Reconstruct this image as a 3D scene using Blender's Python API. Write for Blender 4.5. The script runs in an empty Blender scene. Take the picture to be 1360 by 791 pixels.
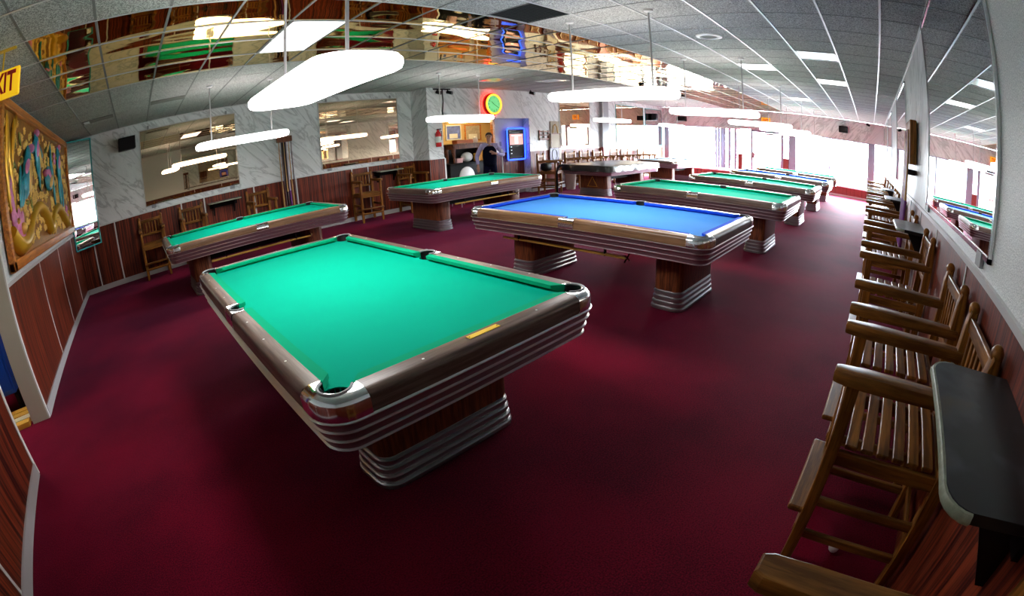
import bpy, bmesh, math, random
from mathutils import Vector, Matrix
random.seed(7)
S = bpy.context.scene
COL = S.collection
PI = math.pi

# ------------------------------------------------------------------ camera
cam = bpy.data.cameras.new('camera')
cam.type = 'PANO'
for tgt in (cam, getattr(cam, 'cycles', None)):          # fisheye lens of the photograph
    if tgt is None: continue
    for k, v in (('panorama_type', 'FISHEYE_EQUISOLID'), ('fisheye_lens', 625.9 / 1360 * 36), ('fisheye_fov', PI)):
        try: setattr(tgt, k, v)
        except Exception: pass
cam.sensor_fit = 'HORIZONTAL'
cam.sensor_width = 36
cam.clip_start = 0.05
cam.clip_end = 300
camo = bpy.data.objects.new('camera', cam)
COL.objects.link(camo)
right = Vector((0.69215776, -0.72043888, -0.04342191))
down = Vector((-0.2694514, -0.20212457, -0.94156338))
fwd = Vector((0.66956223, 0.6634105, -0.33402535))
m = Matrix((right, -down, -fwd)).transposed().to_4x4()
m.translation = (0, 0, 1.57)
camo.matrix_world = m
S.camera = camo

# ------------------------------------------------------------------ world, light, exposure
W = bpy.data.worlds.new('sky')
S.world = W
W.use_nodes = True
bgn = W.node_tree.nodes['Background']
bgn.inputs['Color'].default_value = (0.80, 0.90, 1.0, 1)
bgn.inputs['Strength'].default_value = 190.0
LAMP = 18.0            # radiance of the pendant diffusers
S.view_settings.view_transform = 'Standard'
S.view_settings.look = 'None'
S.view_settings.exposure = 0.0
S.view_settings.gamma = 1.0
S.view_settings.use_curve_mapping = False
S.cycles.use_denoising = True
S.cycles.max_bounces = 8
S.cycles.diffuse_bounces = 3
S.cycles.glossy_bounces = 6
S.cycles.transparent_max_bounces = 12
S.cycles.sample_clamp_indirect = 6
S.cycles.caustics_reflective = False
S.cycles.caustics_refractive = False
pl = bpy.data.lights.new('window_portal', 'AREA')        # sampling portal of the window opening (daylight only)
pl.shape = 'RECTANGLE'; pl.size = 9.4; pl.size_y = 1.8
pl.cycles.is_portal = True
plo = bpy.data.objects.new('window_portal', pl)
plo.location = (18.62, 4.13, 1.25)
plo.rotation_euler = (PI / 2, 0, PI / 2)
COL.objects.link(plo)

# ------------------------------------------------------------------ materials
def nm(name):
    mt = bpy.data.materials.new(name); mt.use_nodes = True
    return mt, mt.node_tree.nodes, mt.node_tree.links, mt.node_tree.nodes['Principled BSDF']
def plain(name, col, rough=0.5, metal=0.0, spec=0.5, noise=0.0, scale=30, bump=0.0, sheen=0, coat=0):
    mt, N, L, b = nm(name)
    b.inputs['Base Color'].default_value = (*col, 1)
    b.inputs['Roughness'].default_value = rough
    b.inputs['Metallic'].default_value = metal
    b.inputs['Specular IOR Level'].default_value = spec
    if coat: b.inputs['Coat Weight'].default_value = coat
    if sheen: b.inputs['Sheen Weight'].default_value = sheen
    if noise or bump:
        tc = N.new('ShaderNodeTexCoord'); nz = N.new('ShaderNodeTexNoise')
        nz.inputs['Scale'].default_value = scale; nz.inputs['Detail'].default_value = 4
        L.new(tc.outputs['Object'], nz.inputs['Vector'])
        if noise:
            mx = N.new('ShaderNodeMix'); mx.data_type = 'RGBA'
            mx.inputs[6].default_value = (*[c * (1 - noise) for c in col], 1)
            mx.inputs[7].default_value = (*[min(1, c * (1 + noise)) for c in col], 1)
            L.new(nz.outputs['Fac'], mx.inputs[0]); L.new(mx.outputs[2], b.inputs['Base Color'])
        if bump:
            bp = N.new('ShaderNodeBump'); bp.inputs['Strength'].default_value = bump
            bp.inputs['Distance'].default_value = 0.005
            L.new(nz.outputs['Fac'], bp.inputs['Height']); L.new(bp.outputs['Normal'], b.inputs['Normal'])
    return mt
def emit(name, col, strength):
    mt, N, L, b = nm(name)
    b.inputs['Base Color'].default_value = (*[min(1, c) for c in col], 1)
    b.inputs['Emission Color'].default_value = (*col, 1)
    b.inputs['Emission Strength'].default_value = strength
    return mt
def wood(name, c1, c2, axis='Z', rough=0.4, freq=26, stretch=0.06, spec=0.5):
    """grain running along AXIS"""
    mt, N, L, b = nm(name)
    tc = N.new('ShaderNodeTexCoord'); mp = N.new('ShaderNodeMapping')
    sc = [1, 1, 1]; sc['XYZ'.index(axis)] = stretch
    mp.inputs['Scale'].default_value = sc
    nz = N.new('ShaderNodeTexNoise'); nz.inputs['Scale'].default_value = freq; nz.inputs['Detail'].default_value = 5
    nz.inputs['Roughness'].default_value = 0.65
    cr = N.new('ShaderNodeValToRGB')
    cr.color_ramp.elements[0].position = 0.40; cr.color_ramp.elements[0].color = (*c1, 1)
    cr.color_ramp.elements[1].position = 0.62; cr.color_ramp.elements[1].color = (*c2, 1)
    L.new(tc.outputs['Object'], mp.inputs['Vector']); L.new(mp.outputs['Vector'], nz.inputs['Vector'])
    L.new(nz.outputs['Fac'], cr.inputs['Fac']); L.new(cr.outputs['Color'], b.inputs['Base Color'])
    b.inputs['Roughness'].default_value = rough
    b.inputs['Specular IOR Level'].default_value = spec
    return mt
def mirror_mat(name, col, rough=0.01, wave=0.0, wscale=(1, 1, 1)):
    mt, N, L, b = nm(name)
    b.inputs['Base Color'].default_value = (*col, 1)
    b.inputs['Metallic'].default_value = 1
    b.inputs['Roughness'].default_value = rough
    if wave:
        tc = N.new('ShaderNodeTexCoord'); mp = N.new('ShaderNodeMapping'); mp.inputs['Scale'].default_value = wscale
        nz = N.new('ShaderNodeTexNoise'); nz.inputs['Scale'].default_value = 1.0; nz.inputs['Detail'].default_value = 1
        bp = N.new('ShaderNodeBump'); bp.inputs['Strength'].default_value = 1; bp.inputs['Distance'].default_value = wave
        geo = N.new('ShaderNodeNewGeometry')
        L.new(geo.outputs['Position'], mp.inputs['Vector']); L.new(mp.outputs['Vector'], nz.inputs['Vector'])
        L.new(nz.outputs['Fac'], bp.inputs['Height']); L.new(bp.outputs['Normal'], b.inputs['Normal'])
    return mt
def marble(name):
    """white laminate with grey wisps running down to the right"""
    mt, N, L, b = nm(name)
    geo = N.new('ShaderNodeNewGeometry'); sp = N.new('ShaderNodeSeparateXYZ'); L.new(geo.outputs['Position'], sp.inputs[0])
    def mth(op, a, c, v=None):
        n = N.new('ShaderNodeMath'); n.operation = op; L.new(a, n.inputs[0])
        if c is not None: L.new(c, n.inputs[1])
        else: n.inputs[1].default_value = v
        return n.outputs[0]
    u = mth('ADD', sp.outputs['X'], sp.outputs['Y'])
    p = mth('MULTIPLY', mth('ADD', u, sp.outputs['Z']), None, 2.6)
    q = mth('MULTIPLY', mth('SUBTRACT', u, sp.outputs['Z']), None, 0.55)
    cb = N.new('ShaderNodeCombineXYZ'); L.new(p, cb.inputs[0]); L.new(q, cb.inputs[1])
    n1 = N.new('ShaderNodeTexNoise'); n1.inputs['Scale'].default_value = 0.9; n1.inputs['Detail'].default_value = 7
    n1.inputs['Roughness'].default_value = 0.6; n1.inputs['Distortion'].default_value = 0.8
    L.new(cb.outputs[0], n1.inputs['Vector'])
    cr = N.new('ShaderNodeValToRGB'); e = cr.color_ramp.elements
    e[0].position = 0.25; e[0].color = (0.70, 0.71, 0.71, 1)
    e[1].position = 0.75; e[1].color = (0.88, 0.89, 0.88, 1)
    for pos, c in ((0.44, 0.84), (0.475, 0.52), (0.51, 0.80), (0.60, 0.88), (0.63, 0.70), (0.67, 0.87)):
        x = e.new(pos); x.color = (c, c * 1.01, c * 1.01, 1)
    L.new(n1.outputs['Fac'], cr.inputs['Fac']); L.new(cr.outputs['Color'], b.inputs['Base Color'])
    b.inputs['Roughness'].default_value = 0.35
    return mt
def speckle(name, c1, c2, scale=220, bump=0.6, rough=0.9):
    mt, N, L, b = nm(name)
    geo = N.new('ShaderNodeNewGeometry')
    n1 = N.new('ShaderNodeTexNoise'); n1.inputs['Scale'].default_value = scale; n1.inputs['Detail'].default_value = 2
    L.new(geo.outputs['Position'], n1.inputs['Vector'])
    cr = N.new('ShaderNodeValToRGB'); e = cr.color_ramp.elements
    e[0].position = 0.42; e[0].color = (*c1, 1); e[1].position = 0.58; e[1].color = (*c2, 1)
    L.new(n1.outputs['Fac'], cr.inputs['Fac']); L.new(cr.outputs['Color'], b.inputs['Base Color'])
    bp = N.new('ShaderNodeBump'); bp.inputs['Strength'].default_value = bump; bp.inputs['Distance'].default_value = 0.004
    L.new(n1.outputs['Fac'], bp.inputs['Height']); L.new(bp.outputs['Normal'], b.inputs['Normal'])
    b.inputs['Roughness'].default_value = rough
    return mt
def carpet_mat():
    mt, N, L, b = nm('carpet')
    geo = N.new('ShaderNodeNewGeometry')
    big = N.new('ShaderNodeTexNoise'); big.inputs['Scale'].default_value = 0.9; big.inputs['Detail'].default_value = 5
    fine = N.new('ShaderNodeTexNoise'); fine.inputs['Scale'].default_value = 130; fine.inputs['Detail'].default_value = 3
    L.new(geo.outputs['Position'], big.inputs['Vector']); L.new(geo.outputs['Position'], fine.inputs['Vector'])
    ad = N.new('ShaderNodeMath'); ad.operation = 'MULTIPLY_ADD'
    ad.inputs[1].default_value = 0.55
    L.new(fine.outputs['Fac'], ad.inputs[0])
    mu = N.new('ShaderNodeMath'); mu.operation = 'MULTIPLY'; mu.inputs[1].default_value = 0.45
    L.new(big.outputs['Fac'], mu.inputs[0]); L.new(mu.outputs[0], ad.inputs[2])
    cr = N.new('ShaderNodeValToRGB'); e = cr.color_ramp.elements
    e[0].position = 0.42; e[0].color = (0.050, 0.0004, 0.0050, 1); e[1].position = 0.58; e[1].color = (0.150, 0.0014, 0.0125, 1)
    L.new(ad.outputs[0], cr.inputs['Fac']); L.new(cr.outputs['Color'], b.inputs['Base Color'])
    bp = N.new('ShaderNodeBump'); bp.inputs['Strength'].default_value = 0.5; bp.inputs['Distance'].default_value = 0.006
    L.new(fine.outputs['Fac'], bp.inputs['Height']); L.new(bp.outputs['Normal'], b.inputs['Normal'])
    b.inputs['Roughness'].default_value = 0.8; b.inputs['Specular IOR Level'].default_value = 0.04
    b.inputs['Sheen Weight'].default_value = 0.09; b.inputs['Sheen Tint'].default_value = (1.0, 0.25, 0.6, 1)
    return mt
def glass_mat():
    mt = bpy.data.materials.new('window_glass'); mt.use_nodes = True
    N, L = mt.node_tree.nodes, mt.node_tree.links; N.clear()
    o = N.new('ShaderNodeOutputMaterial'); mx = N.new('ShaderNodeMixShader'); t = N.new('ShaderNodeBsdfTransparent')
    g = N.new('ShaderNodeBsdfGlossy'); g.inputs['Roughness'].default_value = 0.02
    lw = N.new('ShaderNodeLayerWeight'); lw.inputs['Blend'].default_value = 0.5
    p5 = N.new('ShaderNodeMath'); p5.operation = 'POWER'; p5.inputs[1].default_value = 5.0
    f = N.new('ShaderNodeMath'); f.operation = 'MULTIPLY_ADD'; f.inputs[1].default_value = 0.8; f.inputs[2].default_value = 0.03
    L.new(lw.outputs['Facing'], p5.inputs[0]); L.new(p5.outputs[0], f.inputs[0])
    L.new(f.outputs[0], mx.inputs[0]); L.new(t.outputs[0], mx.inputs[1]); L.new(g.outputs[0], mx.inputs[2]); L.new(mx.outputs[0], o.inputs[0])
    return mt
def stripes(name, c1, c2, scale, axis=0, rough=0.6):
    mt, N, L, b = nm(name)
    tc = N.new('ShaderNodeTexCoord'); w = N.new('ShaderNodeTexWave'); w.bands_direction = 'XYZ'[axis]
    w.inputs['Scale'].default_value = scale; w.inputs['Distortion'].default_value = 0.4
    cr = N.new('ShaderNodeValToRGB'); cr.color_ramp.elements[0].color = (*c1, 1); cr.color_ramp.elements[1].color = (*c2, 1)
    L.new(tc.outputs['Object'], w.inputs['Vector']); L.new(w.outputs['Fac'], cr.inputs['Fac']); L.new(cr.outputs['Color'], b.inputs['Base Color'])
    b.inputs['Roughness'].default_value = rough
    return mt

M = dict(
    carpet=carpet_mat(), marble=marble('white_marble_laminate'),
    tile=speckle('acoustic_tile', (0.26, 0.26, 0.245), (0.66, 0.66, 0.63), 95, 0.9),
    stipple=speckle('stippled_wall', (0.66, 0.69, 0.70), (0.96, 0.98, 0.98), 170, 0.6, 0.4),
    shadedbar=plain('shaded_cross_tee', (0.22, 0.22, 0.21), 0.5, 0.0, 0.3),  # same white metal as the runners, greyed to imitate bars without glare
    tbar=plain('white_grid_metal', (0.72, 0.72, 0.72), 0.3, 0.3),
    gold=mirror_mat('gold_mirror', (0.90, 0.62, 0.13), 0.03, 0.012, (1.0, 2.2, 1)),
    bronze=mirror_mat('bronze_mirror', (0.55, 0.42, 0.28), 0.01),
    silver=mirror_mat('silver_mirror', (0.86, 0.88, 0.87), 0.01),
    panel=wood('mahogany_panel', (0.030, 0.004, 0.003), (0.23, 0.038, 0.013), 'Z', 0.42, 42, 0.02, 0.3),
    strip=plain('white_joint_strip', (0.62, 0.60, 0.58), 0.3),
    base=plain('grey_vinyl_baseboard', (0.42, 0.40, 0.40), 0.4),
    alup=plain('shaded_aluminium_band', (0.42, 0.41, 0.42), 0.34, 0.95),  # aluminium darkened in colour to imitate the dark surroundings it mirrors
    chrome=plain('polished_chrome', (0.80, 0.81, 0.83), 0.13, 1.0),
    alu=plain('brushed_aluminium', (0.80, 0.79, 0.80), 0.3, 1.0),
    aprond=plain('dark_metal_apron', (0.20, 0.15, 0.17), 0.28, 0.75),
    rail=wood('rail_laminate', (0.085, 0.050, 0.040), (0.185, 0.120, 0.095), 'Y', 0.36, 40, 0.06, 0.35),
    raillong=wood('rail_laminate_light', (0.20, 0.10, 0.045), (0.34, 0.19, 0.095), 'Y', 0.3, 40, 0.06),
    ped=wood('walnut_pedestal', (0.070, 0.016, 0.005), (0.22, 0.060, 0.018), 'Z', 0.42, 40, 0.08, 0.35),
    dark=plain('dark_frame', (0.008, 0.005, 0.005), 0.7, 0, 0.15),
    black=plain('black_plastic', (0.004, 0.004, 0.005), 0.5, 0, 0.15),
    leather=plain('black_leather_pocket', (0.006, 0.006, 0.007), 0.55),
    green=plain('green_cloth', (0.0, 0.355, 0.225), 0.9, 0, 0.04, 0.05, 3, sheen=0.0),
    greenc=plain('green_cushion_cloth', (0.0, 0.34, 0.17), 0.85, 0, 0.06),
    blue=plain('blue_cloth', (0.055, 0.26, 0.70), 0.9, 0, 0.1, 0.05, 3),
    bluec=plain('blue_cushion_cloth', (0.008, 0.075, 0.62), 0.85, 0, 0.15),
    grey=plain('slate_grey_cloth', (0.10, 0.13, 0.14), 0.9, 0, 0.15),
    brass=plain('brass_plate', (0.90, 0.60, 0.04), 0.35, 0.25),
    white=plain('white_inlay', (0.85, 0.85, 0.82), 0.3),
    oak=wood('oiled_oak', (0.110, 0.036, 0.005), (0.34, 0.130, 0.020), 'Z', 0.40, 30, 0.08, 0.22),
    oakx=wood('oiled_oak_along', (0.100, 0.034, 0.005), (0.30, 0.118, 0.020), 'X', 0.40, 30, 0.08, 0.22),
    oaky=wood('oiled_oak_arm', (0.095, 0.033, 0.006), (0.28, 0.115, 0.022), 'Y', 0.36, 30, 0.08, 0.25),
    cue=wood('maple_cue', (0.40, 0.20, 0.06), (0.55, 0.30, 0.10), 'Z', 0.25, 30, 0.05),
    cuedk=plain('dark_cue_butt', (0.06, 0.015, 0.012), 0.25),
    cuept=plain('purple_cue', (0.16, 0.03, 0.20), 0.25),
    warmtube=emit('warm_tube', (1.0, 0.74, 0.36), 60),
    lamptop=emit('lamp_top', (1.0, 0.97, 0.95), LAMP * 0.3),
    housing=plain('white_housing', (0.75, 0.75, 0.75), 0.4),
    rod=plain('pendant_rod', (0.55, 0.54, 0.55), 0.3, 0.6),
    lamp=emit('lamp_diffuser', (1.0, 0.97, 0.95), LAMP),
    troffer=emit('troffer_lens', (1.0, 0.98, 0.97), 4.0),
    sidefill=emit('added_side_room_lens', (1.0, 0.96, 0.88), 22.0),  # glow of the added side room lamp
    dimlens=plain('unlit_lens', (0.34, 0.35, 0.38), 0.15, 0.0, 0.5, 0.25, 6),
    vent=plain('dark_vent', (0.06, 0.07, 0.075), 0.6, 0.2),
    greyp=plain('grey_panel', (0.22, 0.21, 0.19), 0.7, 0, 0.3, 0.3, 8),
    glass=glass_mat(), wframe=plain('grey_window_metal', (0.34, 0.40, 0.52), 0.5, 0.0),
    brick=plain('brown_sill_panel', (0.25, 0.05, 0.04), 0.5, 0, 0.4, 0.3, 20),
    vane=plain('blind_vane', (0.34, 0.38, 0.48), 0.6),
    lot=plain('pale_concrete', (0.55, 0.54, 0.53), 0.9, 0, 0.2, 0.1, 1),
    goldleaf=plain('gold_leaf', (0.80, 0.43, 0.03), 0.3, 0.35),
    golddark=plain('antique_gold_ground', (0.34, 0.13, 0.012), 0.45, 0.2, 0.5, 0.6, 22, 0.9),
    goldflower=plain('pale_gold_blossom', (0.85, 0.52, 0.12), 0.35, 0.25),
    teal=plain('teal_paint', (0.03, 0.33, 0.42), 0.3, 0.1, 0.5, 0.6, 12),
    pink=plain('pink_petal_paint', (0.80, 0.24, 0.46), 0.4, 0, 0.5, 0.3, 20),
    leaf=plain('olive_leaf_paint', (0.16, 0.17, 0.02), 0.4, 0.3),
    pframe=wood('orange_wood_frame', (0.40, 0.105, 0.012), (0.72, 0.25, 0.035), 'Y', 0.28, 30, 0.06),
    exit=emit('exit_face', (1.0, 0.56, 0.01), 0.6), exitred=plain('exit_red', (0.55, 0.015, 0.01), 0.5),
    exitor=emit('exit_orange', (1.0, 0.42, 0.03), 0.8),
    bluepaint=plain('bright_blue_paint', (0.005, 0.09, 0.62), 0.4), yellow=plain('yellow_wood', (0.78, 0.42, 0.05), 0.5),
    cream=plain('cream_jamb_paint', (0.62, 0.60, 0.48), 0.45, 0, 0.5, 0.08, 4),
    tealglass=plain('teal_glass_edge', (0.05, 0.35, 0.34), 0.1),
    neon=emit('blue_neon', (0.02, 0.075, 1.0), 4.5), redneon=emit('red_neon', (1.0, 0.03, 0.02), 9),
    yneon=emit('amber_neon', (1.0, 0.42, 0.03), 2.2), dial=emit('green_dial', (0.16, 0.75, 0.26), 0.65),
    screen=emit('pink_screen', (0.85, 0.42, 0.35), 0.7), screenb=emit('pale_screen_figure', (0.75, 0.85, 0.95), 0.9),
    red=plain('red_paint', (0.55, 0.01, 0.015), 0.25), grey2=plain('mid_grey', (0.3, 0.3, 0.31), 0.5),
    skin=plain('skin', (0.42, 0.22, 0.15), 0.5), hair=plain('dark_hair', (0.02, 0.014, 0.01), 0.5),
    vest=plain('navy_vest', (0.003, 0.0035, 0.012), 0.9, 0, 0.05), shirt=plain('lilac_shirt', (0.40, 0.36, 0.62), 0.7),
    trousers=plain('navy_trousers', (0.005, 0.005, 0.018), 0.9, 0, 0.05),
    beige2=plain('pale_shell', (0.60, 0.58, 0.57), 0.4), alu2=plain('pale_cue', (0.55, 0.45, 0.5), 0.3), cuept2=plain('pale_yellow_wood', (0.80, 0.70, 0.42), 0.5),
    paper=plain('white_paper', (0.78, 0.77, 0.72), 0.6), orange=plain('orange_box', (0.55, 0.13, 0.03), 0.5),
    tan=plain('tan_wall', (0.72, 0.48, 0.20), 0.5), offwhite=plain('off_white_wall', (0.62, 0.60, 0.60), 0.5),
    picblue=plain('blue_print', (0.10, 0.16, 0.55), 0.4, 0, 0.5, 0.9, 9), pictan=plain('sketch_print', (0.45, 0.38, 0.30), 0.5, 0, 0.5, 0.5, 14),
    corru=stripes('striped_board', (0.62, 0.55, 0.42), (0.25, 0.20, 0.14), 14, 0),
    cover=plain('black_vinyl_cover', (0.010, 0.012, 0.012), 0.28, 0, 0.5, bump=0.6, scale=7, noise=0.2),
    beige=plain('beige_bin', (0.66, 0.58, 0.50), 0.5), purple=plain('dark_violet_print', (0.05, 0.03, 0.09), 0.4, 0, 0.5, 0.8, 12),
    pinkpaper=plain('pink_paper', (0.75, 0.40, 0.38), 0.6),
)

# ------------------------------------------------------------------ mesh helpers
class MB:
    def __init__(s): s.bm = bmesh.new()
    def box(s, c, d, rot=None, bevel=0, seg=2):
        mt = Matrix.Translation(c) @ (rot.to_4x4() if rot else Matrix.Identity(4)) @ Matrix.Diagonal((*d, 1))
        r = bmesh.ops.create_cube(s.bm, size=1, matrix=mt)
        if bevel:
            es = list({e for v in r['verts'] for e in v.link_edges})
            bmesh.ops.bevel(s.bm, geom=es, offset=bevel, segments=seg, affect='EDGES', profile=0.5)
        return s
    def span(s, x0, x1, y0, y1, z0, z1, bevel=0, seg=2):
        return s.box(((x0 + x1) / 2, (y0 + y1) / 2, (z0 + z1) / 2), (abs(x1 - x0), abs(y1 - y0), abs(z1 - z0)), None, bevel, seg)
    def tube(s, pts, r, n=10, cap=True):
        pts = [Vector(p) for p in pts]; rs = r if isinstance(r, (list, tuple)) else [r] * len(pts)
        rings = []; up = None
        for i, p in enumerate(pts):
            t = (pts[min(i + 1, len(pts) - 1)] - pts[max(i - 1, 0)]).normalized()
            if up is None: up = Vector((0, 0, 1)) if abs(t.z) < 0.9 else Vector((1, 0, 0))
            a = t.cross(up).normalized(); b = a.cross(t); up = b
            rings.append([s.bm.verts.new(p + rs[i] * (math.cos(2 * PI * k / n) * a + math.sin(2 * PI * k / n) * b)) for k in range(n)])
        for i in range(len(rings) - 1):
            for k in range(n):
                s.bm.faces.new((rings[i][k], rings[i][(k + 1) % n], rings[i + 1][(k + 1) % n], rings[i + 1][k]))
        if cap:
            s.bm.faces.new(rings[0][::-1]); s.bm.faces.new(rings[-1])
        return s
    def lathe(s, prof, c=(0, 0, 0), n=20, axis='Z'):
        R = {'Z': Matrix.Identity(3), 'Y': Matrix.Rotation(-PI / 2, 3, 'X'), 'X': Matrix.Rotation(PI / 2, 3, 'Y')}[axis]
        rings = []
        for r, z in prof:
            rings.append([s.bm.verts.new(Vector(c) + R @ Vector((max(r, 1e-5) * math.cos(2 * PI * k / n), max(r, 1e-5) * math.sin(2 * PI * k / n), z))) for k in range(n)])
        for i in range(len(rings) - 1):
            for k in range(n):
                s.bm.faces.new((rings[i][k], rings[i][(k + 1) % n], rings[i + 1][(k + 1) % n], rings[i + 1][k]))
        s.bm.faces.new(rings[0][::-1]); s.bm.faces.new(rings[-1])
        return s
    def ball(s, c, r, sc=(1, 1, 1), u=12, v=8, rot=None):
        mt = Matrix.Translation(c) @ (rot.to_4x4() if rot else Matrix.Identity(4)) @ Matrix.Diagonal((r * sc[0], r * sc[1], r * sc[2], 1))
        bmesh.ops.create_uvsphere(s.bm, u_segments=u, v_segments=v, radius=1, matrix=mt)
        return s
    def prism(s, poly, z0, z1, to=None, bevel=0):
        """polygon in XY (or mapped by TO(x, y, z)) extruded z0..z1"""
        f = to or (lambda x, y, z: (x, y, z))
        a = [s.bm.verts.new(f(x, y, z0)) for x, y in poly]; b = [s.bm.verts.new(f(x, y, z1)) for x, y in poly]
        n = len(poly)
        fs = [s.bm.faces.new(a[::-1]), s.bm.faces.new(b)] + [s.bm.faces.new((a[i], a[(i + 1) % n], b[(i + 1) % n], b[i])) for i in range(n)]
        if bevel:
            es = list({e for q in fs[:2] for e in q.edges})
            bmesh.ops.bevel(s.bm, geom=es, offset=bevel, segments=2, affect='EDGES', profile=0.5)
        return s
    def grid(s, rows, closed=False):
        """rows of points joined to a skin"""
        vs = [[s.bm.verts.new(p) for p in r] for r in rows]
        for i in range(len(vs) - 1):
            m_ = len(vs[i])
            for k in range(m_ if closed else m_ - 1):
                s.bm.faces.new((vs[i][k], vs[i][(k + 1) % m_], vs[i + 1][(k + 1) % m_], vs[i + 1][k]))
        return vs
    def build(s, name, mat, parent=None, smooth=None):
        bmesh.ops.recalc_face_normals(s.bm, faces=s.bm.faces)
        me = bpy.data.meshes.new(name); s.bm.to_mesh(me); s.bm.free()
        me.materials.append(mat if not isinstance(mat, str) else M[mat])
        if smooth is not None:
            try:
                me.shade_smooth()
                me.set_sharp_from_angle(angle=math.radians(smooth))
            except Exception: pass
        o = bpy.data.objects.new(name, me); COL.objects.link(o)
        if parent: o.parent = parent
        return o
def link_mesh(name, me, parent=None, loc=(0, 0, 0), scale=(1, 1, 1), rot=(0, 0, 0)):
    o = bpy.data.objects.new(name, me); COL.objects.link(o)
    o.location = loc; o.scale = scale; o.rotation_euler = rot
    if parent: o.parent = parent
    return o
def tag(o, label, cat, group=None):
    o['label'] = label; o['category'] = cat
    if group: o['group'] = group
    return o
def thing(name, label, cat, loc=(0, 0, 0), rz=0, group=None):
    o = bpy.data.objects.new(name, None); COL.objects.link(o); o.empty_display_size = 0.1
    o.location = loc; o.rotation_euler = (0, 0, rz)
    return tag(o, label, cat, group)
def struct(o): o['kind'] = 'structure'; return o
def sempty(name):
    o = bpy.data.objects.new(name, None); COL.objects.link(o); o['kind'] = 'structure'; return o
def stuff(o): o['kind'] = 'stuff'; return o
def dup(root, label=None, loc=None, rz=None, group=None):
    r = root.copy(); COL.objects.link(r)
    if label: r['label'] = label
    if loc is not None: r.location = loc
    if rz is not None: r.rotation_euler = (0, 0, rz)
    if group: r['group'] = group
    for ch in root.children:
        c = ch.copy(); COL.objects.link(c); c.parent = r
        for g in ch.children:
            d = g.copy(); COL.objects.link(d); d.parent = c
    return r
def text(name, body, size, mat, parent, loc, rot, extrude=0.002, scale=(1, 1, 1)):
    cu = bpy.data.curves.new(name, 'FONT'); cu.body = body; cu.size = size; cu.extrude = extrude
    cu.offset = 0.005 if name == 'lettering' else 0
    cu.align_x = 'CENTER'; cu.align_y = 'CENTER'; cu.materials.append(M[mat])
    tmp = bpy.data.objects.new('lettering_source', cu); COL.objects.link(tmp)
    dg = bpy.context.evaluated_depsgraph_get()
    me = bpy.data.meshes.new_from_object(tmp.evaluated_get(dg)); bpy.data.objects.remove(tmp)
    o = bpy.data.objects.new(name, me); COL.objects.link(o); o.parent = parent
    o.location = loc; o.rotation_euler = rot; o.scale = scale
    return o

# ------------------------------------------------------------------ room shell
XL, XR, YR, YL, YB, H = -1.52, 18.5, -0.63, 9.55, 8.9, 2.90    # left wall, window wall, right wall, mirror wall (two planes), height
RAIL = 1.18
fl = MB().span(XL - 2.2, XR + 0.2, YR - 0.2, 11.4, -0.06, 0).build('floor', 'carpet'); struct(fl)

def wall_cladding(owner, fn, a0, a1, joints, z1=RAIL, strips=True, base=True, off=0.012):
    """wainscot boards, joint strips, rail and baseboard; fn(u, depth, z) -> point, depth into the room"""
    def bx(u0, u1, d0, d1, z0, z1_):
        p, q = Vector(fn(u0, d0, z0)), Vector(fn(u1, d1, z1_))
        return MB().span(p.x, q.x, p.y, q.y, p.z, q.z)
    us = [a0] + [j for j in joints if a0 < j < a1] + [a1]
    for i in range(len(us) - 1):
        bx(us[i] + 0.004, us[i + 1] - 0.004, 0.0, off, 0.0, z1).build('wall_panel', 'panel', owner)
    if strips:
        for j in us[1:-1]: bx(j - 0.014, j + 0.014, 0.0, off + 0.006, 0.0, z1).build('joint_strip', 'strip', owner)
    bx(a0, a1, 0.0, 0.022, z1 - 0.004, z1 + 0.026).build('chair_rail', 'tbar', owner)
    if base: bx(a0, a1, 0.0, 0.028, 0.0, 0.095).build('baseboard', 'base', owner)
def marble_panels(owner, fn, a0, a1, z0, z1, seams, mat='marble'):
    us = [a0] + [j for j in seams if a0 < j < a1] + [a1]
    for i in range(len(us) - 1):
        p, q = Vector(fn(us[i] + 0.003, 0, z0)), Vector(fn(us[i + 1] - 0.003, 0.006, z1))
        MB().span(p.x, q.x, p.y, q.y, p.z, q.z).build('marble_panel', mat, owner)

# right wall (chairs): faces +Y
wr = struct(MB().span(XL - 0.2, XR + 0.2, YR - 0.2, YR, 0, H).build('wall_right', 'stipple'))
fr = lambda u, d, z: (u, YR + d, z)
wall_cladding(wr, fr, XL, XR, [2.42 + 1.22 * k for k in range(0, 14)], base=False)
marble_panels(wr, fr, 4.6, XR, RAIL + 0.035, H, [5.8, 7.2, 9.6, 12.4, 15.0])
# left wall with doorway y 3.26..4.20: faces +X
wl = sempty('wall_left')
for y0, y1, z0 in ((YR - 0.2, 3.26, 0), (4.20, YL + 0.2, 0), (3.26, 4.20, 2.12)):
    MB().span(XL - 0.2, XL, y0, y1, z0, H).build('wall_section', 'stipple', wl)
fleft = lambda u, d, z: (XL + d, u, z)
wall_cladding(wl, fleft, 4.235, YL, [5.78, 7.2, 8.6])
wall_cladding(wl, fleft, YR, 3.225, [0.6, 1.9])
MB().span(XL, XL + 0.02, 4.20, 4.24, 0, 2.16).build('door_trim', 'white', wl)
MB().span(XL, XL + 0.02, 3.22, 3.262, 0, 2.16).build('door_trim', 'white', wl)
MB().span(XL - 0.2, XL + 0.005, 4.196, 4.202, 0, 2.12).build('door_jamb', 'cream', wl)
MB().span(XL - 0.2, XL + 0.005, 3.258, 3.264, 0, 2.12).build('door_jamb', 'cream', wl)
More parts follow.
